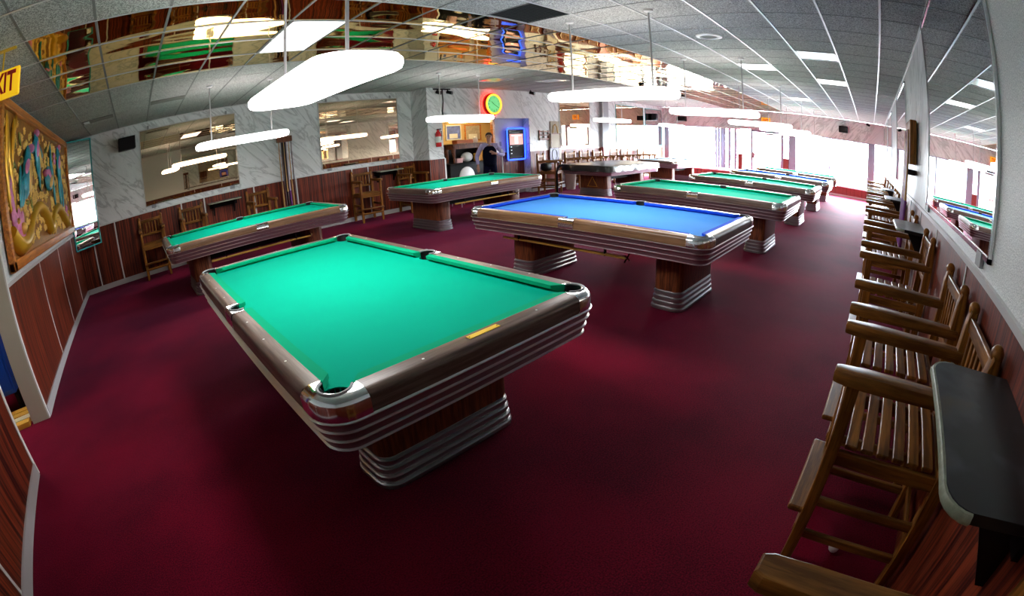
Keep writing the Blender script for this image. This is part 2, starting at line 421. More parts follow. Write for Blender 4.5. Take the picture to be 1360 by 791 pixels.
# side room behind the doorway
sr = sempty('wall_side_room')
MB().span(-3.6, -3.5, 2.4, 6.6, 0, H).build('wall_section', 'panel', sr)
MB().span(-3.6, XL - 0.2, 6.5, 6.6, 0, H).build('wall_section', 'panel', sr)
MB().span(-3.6, XL - 0.2, 2.3, 2.4, 0, H).build('wall_section', 'panel', sr)
MB().span(-3.6, XL - 0.2, 2.3, 6.6, H, H + 0.1).build('ceiling_slab', 'stipple', sr)
# mirror wall, first plane: faces -Y
wm = struct(MB().span(XL - 0.2, 6.5, YL, YL + 0.2, 0, H).build('wall_mirror_side', 'marble'))
fm = lambda u, d, z: (u, YL - d, z)
wall_cladding(wm, fm, XL, 6.5, [-1.15, -0.63, 0.85, 1.35, 2.45, 3.42, 4.78, 5.2])
marble_panels(wm, fm, XL, 6.5, RAIL + 0.035, H, [-0.63, 1.0, 2.75, 4.2, 5.6])
# step and bar wall (second plane) with the alcove x 6.93..9.97
wb = sempty('wall_bar')
MB().span(6.5, 6.93, YB, YL + 0.2, 0, H).build('wall_section', 'marble', wb)
MB().span(9.97, XR + 0.2, YB, YB + 0.2, 0, H).build('wall_section', 'marble', wb)
MB().span(6.93, 9.97, YB, YB + 0.2, 2.12, H).build('wall_section', 'marble', wb)
MB().span(6.83, 11.0, YB + 1.7, YB + 1.8, 0, 2.3).build('wall_section', 'tan', wb)
MB().span(8.86, 9.97, YB + 0.25, YB + 0.31, 0, 2.3).build('wall_section', 'offwhite', wb)
MB().span(9.97, 10.03, YB + 0.2, YB + 0.31, 0, 2.3).build('wall_section', 'offwhite', wb)
MB().span(10.95, 11.05, YB + 0.2, YB + 1.8, 0, 2.3).build('wall_section', 'tan', wb)
MB().span(6.83, 6.93, YB + 0.2, YB + 1.7, 0, 2.3).build('wall_section', 'tan', wb)
MB().span(8.79, 8.86, YB + 0.23, YB + 0.33, 0, 2.2).build('alcove_post', 'pframe', wb)
MB().span(6.83, 11.05, YB + 0.2, YB + 1.8, 2.14, 2.24).build('alcove_ceiling', 'offwhite', wb)
fb = lambda u, d, z: (u, YB - d, z)
wall_cladding(wb, fb, 6.5, 6.93, [], strips=False)
wall_cladding(wb, fb, 9.97, XR, [10.6, 11.3, 12.5, 13.7, 14.9, 16.1, 17.3])
wall_cladding(wb, lambda u, d, z: (u, YB + 0.25 - d, z), 8.87, 9.97, [9.2, 9.6], strips=False)
fs_ = lambda u, d, z: (6.5 - d, u, z)
wall_cladding(wb, fs_, YB, YL, [], strips=False)
marble_panels(wb, fb, 6.5, 9.97, 2.13, H, [8.2])
marble_panels(wb, fb, 9.97, XR, RAIL + 0.035, H, [11.3, 13.2, 15.4])
MB().span(6.93, 6.97, YB - 0.01, YB + 0.2, 0, RAIL).build('alcove_trim', 'white', wb)
pil = MB().span(13.55, 13.95, YB - 0.12, YB, 1.2, H).build('pillar', 'grey2', wb)
MB().span(13.54, 13.96, YB - 0.14, YB, 0, 1.2).build('pillar_base', 'brick', wb)

# ceiling: acoustic tiles, gold mirror tiles, grid
cl = sempty('ceiling')
MB().span(XL - 0.2, XR + 0.2, YR - 0.2, YL + 0.2, H + 0.03, H + 0.12).build('ceiling_slab', 'greyp', cl)
P, GX, GY = 0.61, -0.95, -0.19
tm = MB().box((0, 0, 0.008), (1, 1, 0.016)).build('ceiling_tile', 'tile', cl); TM = tm.data; bpy.data.objects.remove(tm)
gm_ = MB().box((0, 0, 0.005), (1, 1, 0.008)).build('mirror_tile', 'gold', cl); GM = gm_.data; bpy.data.objects.remove(gm_)
special = {}
def cell(x, y): return (math.floor((x - GX) / P), math.floor((y - GY) / P))
for x, y, k in ((1.8, 4.4, 'troffer'), (1.8, 5.0, 'troffer'), (3.6, 3.1, 'vent'), (6.7, 0.7, 'dim'), (9.3, 0.7, 'lit'), (8.0, 1.95, 'lit'),
                (13.0, 1.95, 'lit'), (7.4, 7.6, 'dim'), (8.6, 7.0, 'dim'), (11.7, 7.6, 'lit')):
    special[cell(x, y)] = k
cells = []
for i in range(-1, 33):
    for j in range(-1, 17):
        x0, x1 = max(GX + i * P, XL), min(GX + (i + 1) * P, XR)
        y0, y1 = max(GY + j * P, YR), min(GY + (j + 1) * P, YL)
        if x1 - x0 < 0.02 or y1 - y0 < 0.02: continue
        cells.append((math.hypot((x0 + x1) / 2, (y0 + y1) / 2), i, j, x0, x1, y0, y1))
cells.sort()
nt = 0; far = MB()
for d_, i, j, x0, x1, y0, y1 in cells:
    if (i, j) in special: continue
    c = ((x0 + x1) / 2, (y0 + y1) / 2); sc = (x1 - x0 - 0.008, y1 - y0 - 0.008, 1)
    if 6 <= j <= 9 and i >= 0:
        link_mesh('mirror_tile', GM, cl, (*c, H + 0.002), sc, (random.uniform(-.006, .006), random.uniform(-.006, .006), 0))
    elif nt < 300:
        nt += 1; link_mesh('ceiling_tile', TM, cl, (*c, H + 0.001), sc)
    else:
        far.box((*c, H + 0.009), (sc[0], sc[1], 0.016))
stuff(far.build('far_ceiling_tiles', 'tile', cl))
for k in range(0, 17):                                   # T-grid: glare on runners, shade on cross tees put into their colour
    y = GY + k * P
    w, mt = (0.012, 'tbar') if k <= 6 else (0.005, 'shadedbar') if k > 10 else (0.008, 'tbar')
    if k in (6, 10): w, mt = 0.008, 'tbar'
    if YR < y < YL and k <= 10: MB().span(XL, XR, y - w, y + w, H - 0.006, H + 0.014).build('grid_runner', mt, cl)
for i in range(0, 33):
    x = GX + i * P
    w = 0.011 if i < 8 else 0.006
    if XL < x < XR: MB().span(x - w, x + w, YR, YL, H - 0.003, H + 0.012).build('grid_cross_bar', 'shadedbar', cl)
MB().span(XL, XR, YR, YR + 0.02, H - 0.02, H + 0.01).build('wall_angle', 'tbar', cl)
MB().span(XL, 6.5, YL - 0.02, YL, H - 0.02, H + 0.01).build('wall_angle', 'tbar', cl)
MB().span(XL, XL + 0.02, YR, YL, H - 0.02, H + 0.01).build('wall_angle', 'tbar', cl)
def lens(name, label, cat, ij0, ij1, mat, frame=True, group=None, depth=0.02):
    x0, x1 = GX + ij0[0] * P + 0.012, GX + (ij1[0] + 1) * P - 0.012
    y0, y1 = GY + ij0[1] * P + 0.012, GY + (ij1[1] + 1) * P - 0.012
    t = thing(name, label, cat, ((x0 + x1) / 2, (y0 + y1) / 2, H), 0, group)
    w, h = x1 - x0, y1 - y0
    MB().box((0, 0, 0.004), (w - 0.03, h - 0.03, 0.012)).build('lens', mat, t)
    b = MB()
    for s in (-1, 1):
        b.box((s * (w / 2 - 0.008), 0, 0.002), (0.016, h, 0.02)); b.box((0, s * (h / 2 - 0.008), 0.002), (w, 0.016, 0.02))
    b.build('lens_frame', 'tbar', t)
    return t
lens('ceiling_light', 'long glowing fluorescent ceiling light set among the gold mirror tiles', 'light', cell(1.8, 4.4), cell(1.8, 5.0), 'troffer')
v = thing('air_vent', 'dark square return air grille in the ceiling beside the gold mirror tiles', 'vent', (GX + 7.5 * P, GY + 5.5 * P, H))
MB().box((0, 0, 0.01), (0.58, 0.58, 0.004)).build('backing', 'black', v)
for k in range(14): MB().box((0, -0.27 + k * 0.0415, 0.002), (0.57, 0.03, 0.004), Matrix.Rotation(0.5, 3, 'X')).build('slat', 'vent', v)
for k_, (xy, lab, mt) in enumerate((((6.7, 0.7), 'silvery square ceiling light panel, the nearest of those near the right wall', 'dimlens'),
                    ((9.3, 0.7), 'lit square ceiling panel right behind the silvery one near the right wall', 'troffer'),
                    ((8.0, 1.95), 'lit square ceiling panel beside the rods of the third pendant lamp', 'troffer'),
                    ((13.0, 1.95), 'lit square ceiling panel far away towards the windows', 'troffer'),
                    ((7.4, 7.6), 'pale square ceiling panel above the red and green wall clock', 'dimlens'),
                    ((8.6, 7.0), 'pale square ceiling panel behind the rods of the lamp near the clock', 'dimlens'),
                    ((11.7, 7.6), 'lit square ceiling panel over the covered pool table', 'troffer'))):
    lens('ceiling_light', lab, 'light', cell(*xy), cell(*xy), mt, group='square ceiling light panels')
for x, y, w, lab in ((0.58, 7.58, 0.57, 'grey strip diffuser in the ceiling in front of the left bronze mirror'),
                     (-0.66, 7.9, 0.57, 'grey strip diffuser with a white end near the corner mirror')):
    t = thing('air_diffuser', lab, 'vent', (x, y, H - 0.004))
    MB().box((0, 0, 0), (w, 0.27, 0.008)).build('strip_panel', 'greyp', t)
    MB().box((-0.2, 0, -0.006), (0.1, 0.2, 0.006)).build('end_plate', 'housing' if x < 0 else 'greyp', t)
t = thing('round_diffuser', 'round white air diffuser in the grey ceiling left of the bright grid lines', 'vent', (5.56, 1.97, H))
MB().lathe([(0.17, 0), (0.165, -0.012), (0.12, -0.02), (0.115, -0.004)], n=32).build('ring', 'white', t, 30)
MB().lathe([(0.112, -0.002), (0.08, -0.016), (0.0, -0.012)], n=32).build('core', 'greyp', t, 30)

# window wall
ww = sempty('wall_window')
MB().span(XR, XR + 0.2, YR - 0.2, YB + 0.2, 2.14, H).build('soffit', 'marble', ww)
for y0, y1 in ((YR, 3.40), (5.45, YB)):
    MB().span(XR, XR + 0.2, y0, y1, 0, 0.36).build('sill_wall', 'brick', ww)
    MB().span(XR - 0.04, XR + 0.2, y0, y1, 0.36, 0.40).build('sill_board', 'white', ww)
    MB().span(XR - 0.02, XR, y0, y1, 0, 0.08).build('baseboard', 'strip', ww)
y = YR + 0.06
while y < YB:
    if not 3.3 < y < 5.5: MB().span(XR - 0.012, XR, y - 0.006, y + 0.006, 0.08, 0.36).build('batten', 'panel', ww)
    y += 0.16
for k, (y0, y1) in enumerate(((0.05, 1.61), (1.67, 3.04), (5.50, 8.62))):
    w = sempty(f'window_{k + 1}')
    MB().span(XR + 0.09, XR + 0.10, y0, y1, 0.40, 2.14).build('pane', 'glass', w)
    b = MB()
    b.span(XR + 0.06, XR + 0.13, y0, y1, 0.40, 0.44); b.span(XR + 0.06, XR + 0.13, y0, y1, 2.10, 2.14)
    b.build('window_frame', 'wframe', w)
for y0, y1 in ((-0.25, 0.05), (1.61, 1.67), (3.04, 3.34), (8.62, 8.85)):
    MB().span(XR + 0.02, XR + 0.16, y0, y1, 0.40, 2.14).build('mullion', 'wframe', ww)
MB().span(XR + 0.02, XR + 0.16, 3.32, 3.56, 0, 1.12).build('door_side_panel', 'brick', ww)
MB().span(XR + 0.09, XR + 0.10, 3.32, 3.56, 1.12, 2.14).build('pane', 'glass', ww)
MB().span(XR + 0.02, XR + 0.16, 5.30, 5.50, 0, 1.12).build('door_side_panel', 'brick', ww)
MB().span(XR + 0.09, XR + 0.10, 5.30, 5.50, 1.12, 2.14).build('pane', 'glass', ww)
MB().span(XR + 0.09, XR + 0.10, 4.93, 5.30, 0.1, 2.14).build('pane', 'glass', ww)
d = sempty('door_1')
for y0, y1, z0, z1 in ((3.56, 3.68, 0, 2.14), (4.86, 4.95, 0, 2.14), (3.68, 4.86, 2.04, 2.14), (3.68, 4.86, 0, 0.2)):
    MB().span(XR + 0.05, XR + 0.11, y0, y1, z0, z1).build('door_stile', 'wframe', d)
MB().span(XR + 0.07, XR + 0.08, 3.68, 4.86, 0.2, 2.04).build('pane', 'glass', d)
MB().span(XR - 0.03, XR + 0.05, 4.76, 4.90, 1.0, 1.22).build('lock_case', 'grey2', d)
MB().span(XR - 0.01, XR + 0.05, 4.15, 4.55, 1.06, 1.10).build('push_bar', 'red', d)
MB().span(XR - 0.06, XR + 0.05, 3.9, 4.3, 1.96, 2.03).build('door_closer', 'grey2', d)

# street side
struct(MB().span(XR + 0.2, XR + 60, -45, 55, -0.12, -0.04).build('ground_outside', 'lot'))
sb = struct(MB().span(XR + 34, XR + 40, -40, 50, -0.04, 3.6).build('wall_across_the_street', 'lot'))

# ------------------------------------------------------------------ pool tables
A_, B_, R_ = 0.775, 1.41, 0.14      # outer half width, half length, corner radius
TOP, BED = 0.80, 0.762
def ring_path(off, n=8):
    pts = []
    for sx, sy, a0 in ((1, -1, -90), (1, 1, 0), (-1, 1, 90), (-1, -1, 180)):
        for k in range(n + 1):
            t = math.radians(a0 + 90 * k / n)
            pts.append((sx * (A_ - R_) + (R_ + off) * math.cos(t), sy * (B_ - R_) + (R_ + off) * math.sin(t)))
    return pts
def corner_outer(sx, sy, off, n=8, ext=0.05):
    pts = [(A_ + off, B_ - R_ - ext)] + [((A_ - R_) + (R_ + off) * math.cos(PI / 2 * k / n), (B_ - R_) + (R_ + off) * math.sin(PI / 2 * k / n)) for k in range(n + 1)] + [(A_ - R_ - ext, B_ + off)]
    return [(sx * x, sy * y) for x, y in pts]
def corner_inner(sx, sy, n=8):
    pts = [(0.685, 1.22)] + [(0.665 + 0.069 * math.cos(math.radians(-62 + 214 * k / n)), 1.30 + 0.069 * math.sin(math.radians(-62 + 214 * k / n))) for k in range(n + 1)] + [(0.585, 1.32)]
    return [(sx * x, sy * y) for x, y in pts]
RAILP = [(-0.09, 0.706), (-0.09, TOP), (-0.038, TOP), (-0.016, 0.795), (-0.004, 0.782), (0, 0.768), (0, 0.706)]
def make_pool_table(label):
    t = thing('pool_table', label, 'pool table')
    # cloth bed with pocket notches
    q = []
    for k in range(9):
        a = math.radians(-75 - 130 * k / 8); q.append((0.665 + 0.066 * math.cos(a), 1.30 + 0.066 * math.sin(a)))
    q = [(0.69, 1.225)] + q + [(0.60, 1.325)]
    sp = [(0.705 + 0.062 * math.cos(math.radians(-100 - 160 * k / 8)), 0.062 * math.sin(math.radians(-100 - 160 * k / 8))) for k in range(9)]
    out = sp + q + [(-x, y) for x, y in q[::-1]] + [(-x, -y) for x, y in sp] + [(-x, -y) for x, y in q] + [(x, -y) for x, y in q[::-1]]
    MB().prism(out, BED - 0.03, BED).build('playing_cloth', 'green', t)
    # cushions
    def cushion(f):
        b = MB()
        prof = lambda n0, n1: [f(0.636, n0, TOP - 0.001), f(0.636, n0, TOP - 0.02), f(0.664, n0 + (n1 - n0) * .55, BED), f(0.686, n1, BED), f(0.686, n1, TOP)]
        return b, prof
    for sx in (1, -1):
        for sy in (1, -1):
            b, pr_ = cushion(lambda x, y, z: (sx * x, sy * y, z))
            v = b.grid([pr_(0.078, 0.058), pr_(1.185, 1.238)], True); b.bm.faces.new(v[0]); b.bm.faces.new(v[1])
            b.build('cushion', 'greenc', t)
    for sy in (1, -1):
        b, pr_ = cushion(lambda x, y, z: (y, sy * (x + 0.635), z))
        v = b.grid([pr_(-0.55, -0.603), pr_(0.55, 0.603)], True); b.bm.faces.new(v[0]); b.bm.faces.new(v[1])
        b.build('cushion', 'greenc', t)
    # rails
    for sx in (1, -1):
        for y0, y1 in ((0.088, 1.219), (-1.219, -0.088)):
            b = MB(); v = b.grid([[(sx * (A_ + o), y0, z) for o, z in RAILP], [(sx * (A_ + o), y1, z) for o, z in RAILP]], True)
            b.bm.faces.new(v[0]); b.bm.faces.new(v[1]); b.build('rail', 'rail', t, 35)
    for sy in (1, -1):
        b = MB(); v = b.grid([[(-0.584, sy * (B_ + o), z) for o, z in RAILP], [(0.584, sy * (B_ + o), z) for o, z in RAILP]], True)
        b.bm.faces.new(v[0]); b.bm.faces.new(v[1]); b.build('end_rail', 'railend', t, 35)
    # corner castings, pockets
    for sx in (1, -1):
        for sy in (1, -1):
            b = MB(); inn = corner_inner(sx, sy)
            rows = [[(x, y, 0.70) for x, y in inn], [(x, y, TOP + 0.001) for x, y in inn]]
            for o, z in ((-0.045, TOP + 0.002), (-0.022, TOP - 0.003), (-0.006, 0.784), (0.003, 0.768), (0.003, 0.707)):
                rows.append([(x, y, z) for x, y in corner_outer(sx, sy, o)])
            b.grid(rows); b.build('corner_casting', 'chrome', t, 40)
            pocket(t, sx * 0.665, sy * 1.30, 0.066, math.atan2(sy, sx))
        # side casting
        b = MB(); n = 10
        inn = [(sx * 0.685, -0.088)] + [(sx * (0.70 + 0.062 * math.cos(math.radians(-98 + 196 * k / n))), 0.062 * math.sin(math.radians(-98 + 196 * k / n))) for k in range(n + 1)] + [(sx * 0.685, 0.088)]
        rows = [[(x, y, 0.70) for x, y in inn], [(x, y, TOP + 0.001) for x, y in inn]]
        for o, z in ((-0.012, TOP + 0.001), (-0.004, 0.790), (0.004, 0.772), (0.004, 0.707)):
            rows.append([(sx * (A_ + o), -0.088 + 0.176 * k / (n + 2), z) for k in range(n + 3)])
        b.grid(rows); b.build('side_casting', 'chrome', t, 40)
        pocket(t, sx * 0.70, 0, 0.061, 0 if sx > 0 else PI)
    # aprons: stepped bands between chrome strips
    for k in range(3):
        o1 = -0.006 - 0.013 * k; z1 = 0.706 - 0.046 * k
        b = MB(); rows = [[(x, y, z1) for x, y in ring_path(o1)], [(x, y, z1 - 0.023) for x, y in ring_path(o1 - 0.002)], [(x, y, z1 - 0.046) for x, y in ring_path(o1 - 0.007)]]
        b.grid(rows, True); b.build('apron_band', 'apron', t, 40)
    for k in range(4):
        o1 = 0.008 - 0.013 * k; z1 = 0.711 - 0.046 * k; h = 0.009
        b = MB(); rows = [[(x, y, z) for x, y in ring_path(o)] for o, z in ((o1 - 0.014, z1 + .003), (o1 - .001, z1 - .003), (o1 + .001, z1 - .005), (o1, z1 - h), (o1 - 0.02, z1 - h))]
        b.grid(rows, True); b.build('chrome_strip', 'alu', t, 22)
    MB().span(-0.66, 0.66, -1.30, 1.30, 0.56, 0.70).build('slate_frame', 'dark', t)
    MB().span(-0.16, 0.16, -0.80, 0.80, 0.40, 0.56).build('stretcher_beam', 'dark', t)
    # pedestals
    for sy in (1, -1):
        def plan(g, hx=0.43, hy=0.145, r=0.07):
            pts = []
            for cx, cy, a0 in ((1, -1, -90), (1, 1, 0), (-1, 1, 90), (-1, -1, 180)):
                for k in range(5):
                    a = math.radians(a0 + 22.5 * k); pts.append((cx * (hx - r) + (r + g) * math.cos(a), sy * 0.905 + cy * (hy - r) + (r + g) * math.sin(a)))
            return pts
        MB().prism(plan(0.0), 0.19, 0.565).build('pedestal', 'ped', t, 35)
        for k in range(4):
            g = 0.008 + 0.007 * (3 - k); z0 = 0.002 + 0.047 * k
            b = MB(); rows = [[(x, y, z) for x, y in plan(gg)] for gg, z in ((g - 0.014, z0), (g, z0 + .004), (g, z0 + 0.026), (g - 0.009, z0 + 0.033), (g - 0.018, z0 + 0.035), (g - 0.016, z0 + 0.0465))]
            v = b.grid(rows, True); b.bm.faces.new(v[-1]); b.bm.faces.new(v[0])
            b.build('pedestal_band', 'alup', t, 25)
    # sights
    sights = [(sx * 0.728, y) for sx in (1, -1) for y in (-.953, -.635, -.3175, .3175, .635, .953)] + [(x, sy * 1.363) for sy in (1, -1) for x in (-.3175, 0, .3175)]
    sm = MB().lathe([(0.0055, 0), (0.0055, 0.0012), (0.004, 0.0016)], n=10).build('sight', 'white')
    sme = sm.data; bpy.data.objects.remove(sm)
    for x, y in sights: link_mesh('sight', sme, t, (x, y, TOP))
    return t
def pocket(t, x, y, r, ang):
    b = MB(); n = 20; rows = []
    dirs = [(math.cos(2 * PI * k / n), math.sin(2 * PI * k / n)) for k in range(n)]
    tops = [TOP - 0.004 if dx * math.cos(ang) + dy * math.sin(ang) > -0.25 else BED - 0.006 for dx, dy in dirs]
    rows.append([(x + r * dx, y + r * dy, tz) for (dx, dy), tz in zip(dirs, tops)])
    rows.append([(x + r * dx, y + r * dy, 0.70) for dx, dy in dirs])
    rows.append([(x + .7 * r * dx, y + .7 * r * dy, 0.665) for dx, dy in dirs])
    v = b.grid(rows, True); b.bm.faces.new(v[-1])
    p = b.build('pocket', 'leather', t, 40)
    pts = [(x + (r - 0.001) * math.cos(ang + math.radians(-108 + 216 * k / 12)), y + (r - 0.001) * math.sin(ang + math.radians(-108 + 216 * k / 12)), TOP + 0.001) for k in range(13)]
    MB().tube(pts, 0.0065, 8).build('pocket_rim', 'grey2', p, 60)
M['apron'] = plain('mauve_anodised_apron', (0.30, 0.22, 0.25), 0.32, 0.8)
M['railend'] = wood('rail_laminate_end', (0.085, 0.050, 0.040), (0.185, 0.120, 0.095), 'X', 0.33, 40, 0.06, 0.4)

def recolour(o, **kw):
    for ch in o.children:
        base = ch.name.split('.')[0]
        if base in kw:
            for s in ch.material_slots: s.link = 'OBJECT'; s.material = M[kw[base]]
TG = 'pool tables'
T1 = make_pool_table('large green pool table with a brass name plate, nearest the camera')
T1.location = (1.175, 2.69, 0)
TB = dup(T1, 'pale blue pool table right behind the nearest green one', (4.2, 2.65, 0))
G3 = dup(T1, 'green pool table right behind the pale blue one', (7.1, 2.57, 0))
G4 = dup(T1, 'green pool table, second behind the pale blue one', (10.15, 2.53, 0))
B5 = dup(T1, 'small-looking dark blue pool table, third behind the pale blue one', (13.0, 2.48, 0))
T6 = dup(T1, 'teal pool table nearest the street door', (15.9, 2.48, 0))
L1 = dup(T1, 'green pool table below the left bronze mirror, with a bridge stick under it', (1.67, 7.05, 0), PI / 2)
L2 = dup(T1, 'green pool table in front of the bar and the standing man', (5.95, 6.98, 0), PI / 2)
CV = dup(T1, 'pool table under a black vinyl cover with a triangle drawn on its pedestal', (11.3, 7.0, 0), PI / 2)
DK = dup(T1, 'grey-clothed pool table behind the covered one, near the corner of the windows', (15.6, 7.1, 0), PI / 2)
recolour(TB, playing_cloth='blue', cushion='bluec', rail='raillong')
recolour(B5, playing_cloth='blue', cushion='bluec')
recolour(L1, rail='raillong'); recolour(L2, rail='raillong')
recolour(DK, playing_cloth='grey', cushion='grey')
if True:
    np_ = MB().box((0.0, -1.352, TOP + 0.001), (0.17, 0.03, 0.003), None, 0.001, 1).build('name_plate', 'brass', T1)
    for s in (-1, 1): MB().lathe([(0.003, 0), (0.002, 0.0015)], (s * 0.077, -1.352, TOP + 0.0025), 8).build('screw', 'dark', np_)
tri = MB()
for p, q in (((-0.15, 0.24), (0.15, 0.24)), ((0.15, 0.24), (0, 0.5)), ((0, 0.5), (-0.15, 0.24))):
    tri.tube([(p[0], 1.053, p[1]), (q[0], 1.053, q[1])], 0.006, 6)
tri.build('chalk_triangle', 'goldleaf', CV)
# black vinyl cover over the far table (draped skirt with folds)
cv = MB(); rows = []; n = 120
def rr(off, kz):
    pts = []
    base = []
    a, b_, r = A_ + off, B_ + off, R_ + off
    for sx, sy, a0 in ((1, -1, -90), (1, 1, 0), (-1, 1, 90), (-1, -1, 180)):
        for k in range(5): base.append((sx * (a - r) + r * math.cos(math.radians(a0 + 22.5 * k)), sy * (b_ - r) + r * math.sin(math.radians(a0 + 22.5 * k))))
    base.append(base[0]); L_ = [0]
    for i in range(1, len(base)): L_.append(L_[-1] + math.dist(base[i], base[i - 1]))
    for k in range(n):
        s_ = L_[-1] * k / n; i = max(j for j in range(len(L_)) if L_[j] <= s_); i = min(i, len(base) - 2)
        f = (s_ - L_[i]) / max(1e-6, L_[i + 1] - L_[i])
        x = base[i][0] + f * (base[i + 1][0] - base[i][0]); y = base[i][1] + f * (base[i + 1][1] - base[i][1])
        wv = kz * (0.012 * math.sin(k * 1.26) + 0.008 * math.sin(k * 0.7))
        d = math.hypot(x, y); pts.append((x + wv * x / d, y + wv * y / d))
    return pts
for off, z, kz in ((-0.02, 0.825, 0), (0.012, 0.818, 0), (0.022, 0.79, 0.4), (0.03, 0.72, 0.9), (0.036, 0.665, 1.3)):
    rows.append([(x, y, z + (0.006 * math.sin(i * .9) if kz > 1 else 0)) for i, (x, y) in enumerate(rr(off, kz))])
v_ = cv.grid(rows, True); cv.bm.faces.new(v_[0])
cvo = cv.build('table_cover', 'cover', None, 50)
cvo.location = (11.3, 7.0, 0); cvo.rotation_euler = (0, 0, PI / 2)
tag(cvo, 'wrinkled black vinyl cover spread over the far pool table', 'table cover')
# mechanical bridge sticks hung under three tables
def bridge(tbl, along, off, z, label, head, shift=0.0):
    x, y, _ = tbl.location
    d = Vector((0, 1, 0)) if along == 'Y' else Vector((1, 0, 0))
    o = Vector((off, 0, 0)) if along == 'Y' else Vector((0, off, 0))
    t = thing('bridge_stick', label, 'bridge stick', Vector((x, y, z)) + o + d * shift, 0 if along == 'Y' else -PI / 2, 'bridge sticks under the tables')
    MB().tube([(0, -0.78, 0), (0, 0.78, 0)], [0.016, 0.013], 8).build('shaft', 'goldstick', t, 60)
    b = MB(); hy = 0.79 * head
    for s in (-1, 1): b.tube([(-0.05, hy, s * 0.035), (0.05, hy, -s * 0.035)], 0.008, 6)
    b.build('bridge_head', 'chrome', t, 60)
    for s in (-1, 1): MB().span(-0.012, 0.012, s * 0.55 - 0.008, s * 0.55 + 0.008, -0.014, 0.56 - z).build('hanger', 'dark', t)
M['goldstick'] = wood('golden_stick', (0.45, 0.24, 0.04), (0.70, 0.42, 0.08), 'Y', 0.3)
bridge(TB, 'Y', -0.60, 0.475, 'golden bridge stick hung under the pale blue pool table', -1, 0.22)
bridge(L1, 'X', -0.56, 0.44, 'bridge stick hung under the pool table by the left bronze mirror', 1)
bridge(L2, 'X', -0.56, 0.46, 'bridge stick hung under the pool table in front of the bar', 1)

# ------------------------------------------------------------------ pendant lamps
def make_lamp(label):
    t = thing('pendant_lamp', label, 'pendant lamp', group='pendant lamps')
    def oval(o, hw=0.275, hl=0.80, ex=0.42):
        pts = []; n = 40
        r = 0.19                                            # rounded rectangle
        for sx, sy, a0 in ((1, -1, -90), (1, 1, 0), (-1, 1, 90), (-1, -1, 180)):
            for k in range(9):
                a = math.radians(a0 + 11.25 * k)
                pts.append((sx * (hw - r) + (r + o) * math.cos(a), sy * (hl - r) + (r + o) * math.sin(a)))
        return pts
    b = MB(); rows = [[(x, y, z) for x, y in oval(o)] for o, z in ((-0.10, 0.0), (-0.035, 0.004), (-0.008, 0.018), (0, 0.04), (0, 0.070), (-0.012, 0.082))]
    v = b.grid(rows, True); b.bm.faces.new(v[0]); b.build('diffuser', 'lamp', t, 60)
    b = MB(); rows = [[(x, y, z) for x, y in oval(o)] for o, z in ((-0.012, 0.083), (-0.02, 0.095), (-0.06, 0.1))]
    v = b.grid(rows, True); b.bm.faces.new(v[-1]); b.build('top_cover', 'lamptop', t, 60)
    for s in (-1, 1):
        r = MB().tube([(0, s * 0.53, 0.1), (0, s * 0.53, 0.935)], 0.012, 8).build('rod', 'rod', t, 60)
        MB().lathe([(0.055, 0.94), (0.052, 0.915), (0.02, 0.90)], (0, s * 0.53, 0), 18).build('canopy', 'housing', r, 40)
        MB().box((0, s * 0.53, 0.105), (0.09, 0.12, 0.014)).build('bracket', 'housing', r)
    return t
P1 = make_lamp('white pendant lamp over the nearest green table, largest of the lamps'); P1.location = (1.19, 2.88, 2.0)
P1.scale = (1.02, 1.0, 0.965)
def lamp(label, x, y, rz, z=1.965):
    o = dup(P1, label, (x, y, z), rz); o.scale = (0.85, 0.92, 1.0); return o
lamp('white pendant lamp over the pale blue table', 4.2, 2.60, 0)
lamp('white pendant lamp over the green table behind the pale blue one', 7.1, 2.5, 0)
lamp('white pendant lamp over the second green table behind the pale blue one', 10.3, 2.52, 0)
lamp('white pendant lamp hanging in front of the street door', 13.0, 2.45, 0)
lamp('white pendant lamp farthest off, before the tall windows', 15.9, 2.45, 0)
lamp('white pendant lamp in front of the left bronze mirror', 1.69, 7.0, PI / 2)
lamp('white pendant lamp in front of the bar and fire extinguisher', 5.87, 6.95, PI / 2)
lamp('white pendant lamp over the covered pool table', 11.1, 6.85, PI / 2)
lamp('white pendant lamp over the grey pool table by the window corner', 15.3, 7.0, PI / 2)

